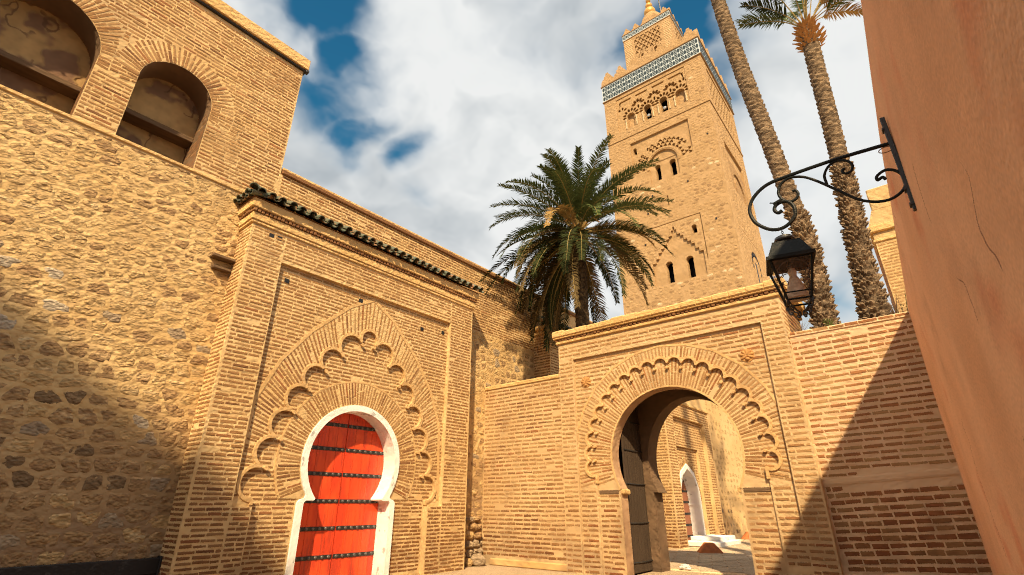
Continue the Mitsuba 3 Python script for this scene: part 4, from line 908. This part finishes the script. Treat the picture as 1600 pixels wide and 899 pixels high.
for k, fr in enumerate(ff):
    if k < 2:
        lo = 0 if k == 0 else .55
        g = LF.intersection(sbox(lo, 0, W, 99))
        put('minaret__lantern_face', [slab(g.difference(unary_union([dd, fans] + lw)), -.42, 0), slab(g.difference(unary_union(lw)), -.549, -.42)], 'm_tower', fr)
        put('minaret__lantern_dark_panel', [slab(q.buffer(.05), -.553, -.548) for q in lw], 'm_black', fr)  # black sheets stand in for the dark inside the lantern windows
        strips = []
        for u0, u1 in ((lo + .12, 1.25 if k == 0 else 1.35), (5.75, W - .1)):
            cells = unary_union([shapely.affinity.scale(circle((u0 + .02 + .28 * (i + .5 * (j % 2)), 55.2 + .24 * j), .5, 6), .22, .20) for i in range(-1, 6) for j in range(31)])
            strips.append(slab(cells.intersection(sbox(u0, 55.2, u1, 62.3)), 0, .03))
        put('minaret__diaper_strip', strips, 'm_tilepale', fr, kind='stuff')
put('minaret__lantern_cornice', [rbox((a0 - .08, b0 - .08, 62.45), (a1 + .08, b1 + .08, 62.6), .03), rbox((a0 - .14, b0 - .14, 63.5), (a1 + .14, b1 + .14, 63.62), .03)], 'm_tower_stone_b', FW)
put('minaret__lantern_band', rbox((a0 - .06, b0 - .06, 62.6), (a1 + .06, b1 + .06, 63.5)), 'm_tilewhite', FW)
for fr in face_frames(a0 - .06, a1 + .06, b0 - .06, b1 + .06)[:2]:
    g = []
    for i in range(27):
        uc = .26 * (i + .5)
        g.append(shapely.affinity.scale(circle((uc, 63.05), .5, 12), .17, .62) if i % 2 == 0 else unary_union([sbox(uc - .15, z - .075, uc + .15, z + .075) for z in (62.8, 63.05, 63.3)]))
    put('minaret__band_tile', slab(unary_union(g), 0, .012), 'm_tiledark', fr, kind='stuff')
for fr in face_frames(a0 - .06, a1 + .06, b0 - .06, b1 + .06): merlons('minaret', fr, 0, W + .12, 5, 63.62, 1.0, .35)
cx, cy = (a0 + a1) / 2, (b0 + b1) / 2
dome = lathe([(1.75, 63.6), (1.75, 66.0), (1.68, 66.9), (1.45, 67.7), (1.1, 68.3), (.8, 68.7), (.5, 69.0), (.3, 69.1)], 24, (cx, cy, 0))
put('minaret__dome', dome, 'm_tower_stone', FW, smooth=40)
put('minaret__finial', [ball((cx - .15, cy, 69.45), .85, 3), ball((cx - .15, cy, 70.85), .52, 3), ball((cx - .15, cy, 71.95), .36, 3), ball((cx - .15, cy, 72.8), .24, 2), tube([(cx - .15, cy, 68.4), (cx - .15, cy, 74.2)], .10, 8)], 'm_gold', FW, smooth=True)
put('minaret__flagpole', [tube([(cx + 1.6, cy, 63.6), (cx + 1.3, cy, 74.5)], .09, 6), rbox((cx + .7, cy - .05, 73.4), (cx + 1.35, cy + .05, 73.5))], 'm_iron', FW)

# ------------------------------------------------------------------ court beyond the gate
r = np.random.default_rng(22)
XF = -7.37; FF = frame((XF, 0, 0), (0, 1, 0), (1, 0, 0)); FFL = frame((0, 17.57, 0), (1, 0, 0), (0, -1, 0)); FF2 = frame((-7.8, 0, 0), (0, 1, 0), (1, 0, 0))
tag('far_portal', 'brick portal in the far court with white pointed door arch, seen through the gate', 'portal')
P1 = sbox(18.3, 0, 21.45, 4.35); P2 = sbox(18.55, 0, 20.75, 3.30)
def pointed(cu, half, zs, zt, z0=0.0, pinch=.06):
    return unary_union([Polygon([(cu - half, zs), (cu - half * .96, zs + (zt - zs) * .35), (cu - half * .62, zs + (zt - zs) * .78), (cu, zt), (cu + half * .62, zs + (zt - zs) * .78), (cu + half * .96, zs + (zt - zs) * .35), (cu + half, zs)]).buffer(.05).buffer(-.05), sbox(cu - half + pinch * 0, z0, cu + half, zs + .01)])
WH = pointed(19.52, .98, 1.35, 2.72); WI = pointed(19.52, .86, 1.35, 2.55)
fb = sbox(17.57, 0, 22.1, 6.6)
put('far_portal__body', [slab(fb.difference(P1), -.13, 0), slab(fb.difference(P2), -.22, -.13), slab(fb.difference(WH), -.75, -.22), rbox((17.57, 0, -1.9), (22.1, 6.6, -.75))], 'm_mortar', FF)
put('far_portal__cornice', [rbox((17.5, 4.86, 0), (22.15, 4.95, .06), .01), rbox((17.47, 6.6, -1.9), (22.2, 6.9, .12), .01)], 'm_trim', FF)
put('far_portal__door_surround', slab(WH.difference(WI), -.75, -.17), 'm_white', FF, smooth=25)
put('far_portal__impost', rbox((20.33, 1.28, -.7), (20.40, 1.36, -.2), .01), 'm_white', FF)
for i in range(6):
    q = WI.buffer(.02).intersection(sbox(18.6 + i * .31, .05, 18.6 + i * .31 + .305, 9))
    if not q.is_empty: put('far_portal__door__plank', slab(q, -.745, -.62), 'm_red_old', FF)
for z in (.25, .62, 1.0, 1.4, 1.78, 2.15):
    g = LineString([(15, z), (25, z)]).intersection(WI)
    put('far_portal__door__strap', rbox((g.bounds[0], z - .035, -.622), (g.bounds[2], z + .035, -.605)), 'm_iron', FF)
KF = dict(pitch=.095, t=.052, lmin=.19, lmax=.27, joint=.025, rng=r, miss=0)
bm = [brick_mats(FF, rows(sbox(17.6, 0, 22.05, 4.84).difference(P1.buffer(.01)), **KF), 0, .008), brick_mats(FF, rows(P1.difference(P2.buffer(.01)), **KF), -.13, .008), brick_mats(FF, rows(P2.difference(WH.buffer(.25)), **KF) + radial(WH.buffer(.24).difference(WH.buffer(.02)).intersection(sbox(0, 1.2, 30, 9)), (19.52, 1.4), .055, .045, .2, .3, .02, r, a0=0, a1=PI, reach=3), -.22, .008),
      brick_mats(FFL, rows(sbox(-9.2, 0, -7.39, 4.84), **KF), 0, .010)]
place('far_portal', bm, ['m_brick', 'm_brick_pale', 'm_brick'], r, cap=200)
put('white_step', [rbox((XF - .3, 18.55, .016), (-6.40, 20.75, .16), .015), rbox((XF - .3, 19.3, .162), (-6.62, 20.9, .28), .015)], 'm_white')
tag('white_step', 'white painted doorstep in front of the far white door arch', 'step')
tag('far_wall', 'sunlit pale rubble wall right of the far portal seen through the gate', 'wall')
put('far_wall__mortar_bed', rbox((22.1, 0, -.6), (40, 7.4, 0)), 'm_mortar', FF2)
stones('far_wall', FF2, sbox(22.15, .1, 33, 6.0), .20, .34, .28, .55, .06, .02, lambda b, g: 'm_stone_tan' if b[1] > 1.3 else ['m_stone_brown', 'm_stone_tan', 'm_stone_dark', 'm_stone_grey'][int(g.integers(4))], r, w0=-.012, cap=200)
for k, (x, y, rot) in enumerate([(-6.02, 16.5, .55), (-7.0, 24.0, .5)]):
    q = Polygon([(-.34, 0), (.34, 0), (.10, .26), (-.10, .26)]); m = slab(q, -.22, .22)
    m.apply_transform(frame((0, 0, 0), (1, 0, 0), (0, -1, 0))); m.apply_transform(trimesh.transformations.rotation_matrix(rot, (0, 0, 1))); m.apply_translation((x, y, .018))
    o = put('traffic_block', m, 'm_orange'); tag(o, ['orange painted wedge block on the paving before the white doorstep', 'far orange wedge block by the rubble wall at the right of the arch'][k], 'block')
v = trimesh.creation.icosphere(2, 1.0); n = meshkit.fbm(v.vertices * 2.3, 3)
o = put('crumpled_bag', trimesh.Trimesh(v.vertices * (.5 + n)[:, None] * [.13, .09, .055] + [-4.95, 11.95, .06], v.faces), 'm_wrap'); tag(o, 'crumpled pale plastic bag lying on the paving inside the gate', 'bag')

# building fragment beyond the right hand wall
tag('brick_house', 'yellow brick house corner with a merlon beyond the palms, beside the plastered wall', 'building')
put('brick_house__wall', rbox((.03, 18.0, 0), (6, 26, 9.2)), 'm_pierlit')
put('brick_house__cornice', [rbox((-.06, 17.9, 9.2), (6, 26, 9.42), .02), rbox((-.02, 17.95, 8.86), (6, 26, 8.95), .02)], 'm_trim')
put('brick_house__merlon', [trimesh.convex.convex_hull(np.array([(x, y, z) for z, x0, x1, y1 in ((9.42, -.02, 1.2, 19.4), (9.95, .18, .9, 19.0)) for x in (x0, x1) for y in (17.95, y1)])), rbox((.2, 17.98, 9.95), (.86, 18.9, 10.75), .03)], 'm_pierlit')
put('brick_house__pilaster', [rbox((-.05, 19.0, 0), (.03, 19.6, 9.2)), rbox((-.05, 20.6, 0), (.03, 21.3, 9.2))], 'm_plaster')
FH = frame((0, 18.0, 0), (1, 0, 0), (0, -1, 0))
place('brick_house', [brick_mats(FH, rows(sbox(.05, 4, 1.6, 8.8), .1, .05, .18, .28, .03, r), 0, .01)], ['m_brick_pale', 'm_brick'], r, cap=60)

# ------------------------------------------------------------------ palms
def frond(base, az, el, L, bend, rng, lmax=.42, pairs=58, w=.024, twist=0.0, start=.14, close=.75):
    n = 26; s = np.linspace(0, 1, n); ang = el - bend * s ** 1.25
    d = np.stack([np.cos(ang) * math.cos(az), np.cos(ang) * math.sin(az), np.sin(ang)], 1)
    side_drift = np.array([-math.sin(az), math.cos(az), 0]) * twist
    p = np.array(base) + np.vstack([[0, 0, 0], np.cumsum((d[:-1] + side_drift * s[:-1, None]) * L / (n - 1), 0)])
    rach = tube(p, np.interp(s, [0, .12, 1], [.030, .015, .003]), 5)
    V, F, k = [], [], 0
    side0 = np.array([-math.sin(az), math.cos(az), 0])
    for i in range(pairs):
        t = start + (1 - start) * (i + rng.uniform(0, .6)) / pairs; q = np.array([np.interp(t, s, p[:, c]) for c in range(3)])
        a = np.interp(t, s, ang); fw = np.array([math.cos(a) * math.cos(az), math.cos(a) * math.sin(az), math.sin(a)]); up = np.cross(fw, side0); up = up if up[2] > 0 or abs(a) > 1.3 else -up
        u = (t - start) / (1 - start); ln = lmax * (.45 + .55 * math.sin(PI * min(1, .15 + u * .95)) ** .8) * (1 - .25 * u)
        for sg in (-1, 1):
            dir_ = fw * (close * rng.uniform(.7, 1.25) + .25 * u) + side0 * sg * 1.0 + up * rng.uniform(.12, .65); dir_ /= np.linalg.norm(dir_)
            dr2 = dir_ + np.array([0, 0, -rng.uniform(.1, .5)]); dr2 /= np.linalg.norm(dr2)
            wd = np.cross(dir_, up); wd /= np.linalg.norm(wd) + 1e-9; wd = wd + up * rng.uniform(-.4, .4)
            l = ln * rng.uniform(.8, 1.12); m = q + dir_ * l * .5; e = m + dr2 * l * .5
            V += [q - wd * w * .35, q + wd * w * .35, m + wd * w * .5, m - wd * w * .5, e]; F += [[k, k + 1, k + 2], [k, k + 2, k + 3], [k + 3, k + 2, k + 4]]; k += 5
    return rach, trimesh.Trimesh(V, F, process=False)
def palm_trunk(pts, rad, rng, pitch, lip, width, ragged):
    p = spline(pts, 6); z = p[:, 2]; R = np.interp(z, *zip(*rad))
    core = tube(p, R, 14); V, F, k = [], [], 0; zz, row = z[0], 0
    while zz < z[-1]:
        c = np.array([np.interp(zz, z, p[:, 0]), np.interp(zz, z, p[:, 1])]); rr = np.interp(zz, *zip(*rad)); lp, wi, rg = lip(zz), width(zz), ragged(zz)
        n = max(5, int(2 * PI / wi * 1.15))
        for i in range(n):
            a = 2 * PI * (i + .5 * (row % 2)) / n + rng.normal(0, .05); h = pitch * rng.uniform(1.2, 1.7); dz = rng.normal(0, rg * .5 * pitch); L = lp * rng.uniform(1 - rg * .6, 1 + rg * .8)
            for q, (zo, ro) in enumerate(((0, .0), (.75, 1.0), (1.0, .85), (.95, -.2))):
                for t in np.linspace(-1, 1, 5):
                    aa = a + t * wi / 2 * (1 - .30 * (q > 0)); bow = (1 - t * t)
                    x = rr - .004 + L * ro * (.35 + .65 * bow); V.append((c[0] + x * math.cos(aa), c[1] + x * math.sin(aa), zz + dz + h * zo * (.6 + .4 * bow)))
            for q in range(3):
                for t in range(4):
                    b = k + q * 5 + t; F += [[b, b + 1, b + 6], [b, b + 6, b + 5]]
            k += 20
        zz += pitch; row += 1
    return core, trimesh.Trimesh(V, F, process=False)
r = np.random.default_rng(31)
k = 'palm_tree'; tag(k, 'bushy date palm with a full crown rising behind the low wall before the minaret', 'palm tree')
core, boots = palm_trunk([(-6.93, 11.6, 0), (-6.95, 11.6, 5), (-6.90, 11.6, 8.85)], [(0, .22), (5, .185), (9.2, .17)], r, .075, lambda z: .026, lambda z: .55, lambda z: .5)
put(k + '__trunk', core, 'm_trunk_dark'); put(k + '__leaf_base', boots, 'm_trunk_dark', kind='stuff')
top = np.array([-6.90, 11.6, 8.85])
specs = []
for i in range(18): specs.append((i * 2.39996 + .3, r.uniform(.95, 1.4), r.uniform(2.0, 2.45), r.uniform(.6, 1.1), 'm_leaf'))
for i in range(24): specs.append((i * 2.39996, r.uniform(.5, 1.0), r.uniform(2.7, 3.1), r.uniform(.9, 1.5), 'm_leaf'))
for i in range(20): specs.append((i * 2.39996 + 1.1, r.uniform(.0, .5), r.uniform(2.5, 3.0), r.uniform(1.1, 1.6), 'm_leaf' if i % 6 else 'm_leaf_dry'))
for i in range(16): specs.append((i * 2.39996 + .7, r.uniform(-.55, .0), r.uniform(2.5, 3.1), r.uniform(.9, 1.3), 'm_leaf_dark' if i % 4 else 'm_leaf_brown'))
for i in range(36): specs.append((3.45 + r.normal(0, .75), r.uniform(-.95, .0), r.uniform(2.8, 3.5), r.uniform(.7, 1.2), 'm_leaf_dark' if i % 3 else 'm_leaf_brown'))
for az, el, L, bend, m in specs:
    b = top + np.array([math.cos(az), math.sin(az), 0]) * .12 + [0, 0, .35 * math.sin(el)]
    ra, lf = frond(b, az + r.normal(0, .1), el, L, bend, r, lmax=.44, pairs=74, w=.030, twist=r.normal(0, .12))
    q = fast_key(k + '__frond'); scene[q + '__rachis'] = mikit.ply(ra, 'm_rachis'); scene[q + '__leaflets'] = mikit.ply(lf, m); tag(q + '__leaflets', kind='stuff')
for i in range(6):
    a = r.uniform(0, 2 * PI); pts = spline([top + [.1 * math.cos(a), .1 * math.sin(a), .1], top + [.5 * math.cos(a), .5 * math.sin(a), .35], top + [.85 * math.cos(a), .85 * math.sin(a), .05]], 6)
    put(k + '__fruit_stalk', tube(pts, .018, 5), 'm_shell')

tall = [([(-1.20, 11.6, 0), (-1.19, 11.6, 4.8), (-1.14, 11.6, 6.4), (-1.22, 11.6, 7.5), (-1.36, 11.6, 9.4), (-1.58, 11.6, 12.0), (-1.76, 11.6, 15.2), (-1.90, 11.6, 18.8)], [(0, .26), (4.8, .20), (6.5, .172), (9.3, .178), (12, .185), (14.8, .165), (18.8, .16)], 'tall palm with a ringed leaning trunk, left of the pair behind the brick wall', 18.8),
        ([(-.42, 12.4, 0), (-.36, 12.4, 4.9), (-.24, 12.4, 7.1), (-.12, 12.4, 9.0), (-.02, 12.4, 11.3), (.05, 12.4, 12.9)], [(0, .30), (4.9, .235), (6.2, .19), (9, .175), (12.9, .18)], 'tall palm with a pineapple shaped crown base, right of the pair behind the brick wall', 12.9)]
for pts, rad, lab, zc in tall:
    k = key('palm_tree'); tag(k, lab, 'palm tree'); labels[k]['group'] = 'tall palms behind the brick wall'
    rag = (7.4 if zc > 15 else 8.6)
    core, boots = palm_trunk(pts, rad, r, .075, lambda z: .030 if z > rag else .062, lambda z: 1.15 if z > rag else .42, lambda z: .35 if z > rag else 1.0)
    put(k + '__trunk', core, 'm_trunk'); put(k + '__leaf_base', boots, 'm_trunk', kind='stuff')
    top = np.array(pts[-1]); sp = []
    for i in range(16):                                        # spiky stubs of the crown base
        pass
    for row in range(9):
        for i in range(11):
            a = 2 * PI * (i + .5 * (row % 2)) / 11 + r.normal(0, .08); z = -.55 + row * .09; R = .20 + .10 * math.sin(PI * min(1, row / 8 + .15))
            d = np.array([math.cos(a), math.sin(a), .75]); d /= np.linalg.norm(d); s = np.array([-math.sin(a), math.cos(a), 0])
            o = top + np.array([math.cos(a) * (R - .05), math.sin(a) * (R - .05), z]); l = r.uniform(.12, .22)
            sp.append(trimesh.convex.convex_hull(np.array([o - s * .05, o + s * .05, o + [0, 0, .05], o + d * l - s * .018, o + d * l + s * .018, o + d * l + [0, 0, .012]])))
    put(k + '__crown_base', sp, 'm_shell' if zc < 15 else 'm_trunk', kind='stuff')
    fr = [(i * 2.39996 + .4, r.uniform(.7, 1.45), r.uniform(2.6, 3.2), r.uniform(.5, 1.3), 'm_leaf') for i in range(20)] + [(i * 2.39996 + 1.0, r.uniform(.35, .75), r.uniform(2.2, 2.9), r.uniform(.9, 1.3), 'm_leaf') for i in range(9)]
    if zc < 15:
        fr = [(f[0], max(f[1], 1.1), f[2], f[3] * .6, f[4]) for f in fr if f[1] > .9 and math.cos(f[0]) > -.75] + [(PI + .2, .95, 1.7, .95, 'm_leaf'), (PI - .1, 1.15, 2.2, .8, 'm_leaf'), (PI + .5, 1.1, 1.8, .9, 'm_leaf_dark'), (.1, .85, 1.7, 1.5, 'm_leaf_dry'), (-.35, .75, 1.6, 1.5, 'm_leaf_dry'), (.5, .7, 1.5, 1.4, 'm_leaf_dry'), (-.1, .40, 1.5, 1.0, 'm_leaf'), (-1.2, .9, 2.0, 1.0, 'm_leaf_dry')]
    for az, el, L, bend, m in fr:
        b = top + np.array([math.cos(az) * .1, math.sin(az) * .1, .22])
        ra, lf = frond(b, az, el, L, bend, r, lmax=.46, pairs=46, w=.028, start=.30)
        q = fast_key(k + '__frond'); scene[q + '__rachis'] = mikit.ply(ra, 'm_rachis'); scene[q + '__leaflets'] = mikit.ply(lf, m); tag(q + '__leaflets', kind='stuff')

# ------------------------------------------------------------------ weeds on the wall tops
def weed(c, n, h, rng, mat, spread=.6):
    V, F, k = [], [], 0; st = []
    for i in range(n):
        a, e = rng.uniform(0, 2 * PI), rng.uniform(.4, 1.4); d = np.array([math.cos(a) * math.cos(e) * spread, math.sin(a) * math.cos(e) * spread, math.sin(e)]); L = h * rng.uniform(.5, 1)
        pts = np.array([np.array(c) + d * L * t + np.array([0, 0, -.15 * L * t * t]) + rng.normal(0, .006, 3) * (t > 0) for t in (0, .4, .7, 1.0)])
        st.append(tube(pts, [.004, .003, .0025, .0015], 4))
        if mat:
            for q in range(9):
                o = pts[1] + (pts[3] - pts[1]) * rng.random(); b = rng.normal(0, 1, 3); b /= np.linalg.norm(b); s = np.cross(b, rng.normal(0, 1, 3)); s /= np.linalg.norm(s); l = rng.uniform(.02, .05)
                V += [o, o + b * l * .5 + s * l * .25, o + b * l, o + b * l * .5 - s * l * .25]; F += [[k, k + 1, k + 2], [k, k + 2, k + 3]]; k += 4
    return trimesh.util.concatenate(st), (trimesh.Trimesh(V, F, process=False) if V else None)
for nm, c, n, h, leafy, lab in (('weed', (-1.02, 10.25, 4.2), 26, .32, True, 'small green weed growing on the brick wall top under the lantern'), ('dry_weed', (-.02, 10.28, 4.2), 40, .55, False, 'dry leafless weed on the brick wall top beside the plastered house'), ('dry_weed', (-1.45, 10.25, 4.2), 16, .40, False, 'thin dry twigs on the brick wall top right beside the gateway'), ('climbing_shrub', (.10, 12.2, 4.2), 60, 1.5, True, 'dark twiggy shrub behind the brick wall beside the plastered house')):
    st, lf = weed(c, n, h, r, leafy, .6); k = key(nm); tag(k, lab, 'plant')
    put(k + '__stem', st, 'm_twig')
    if lf is not None: put(k + '__leaf', lf, 'm_weed' if nm == 'weed' else 'm_leaf_dark', kind='stuff')
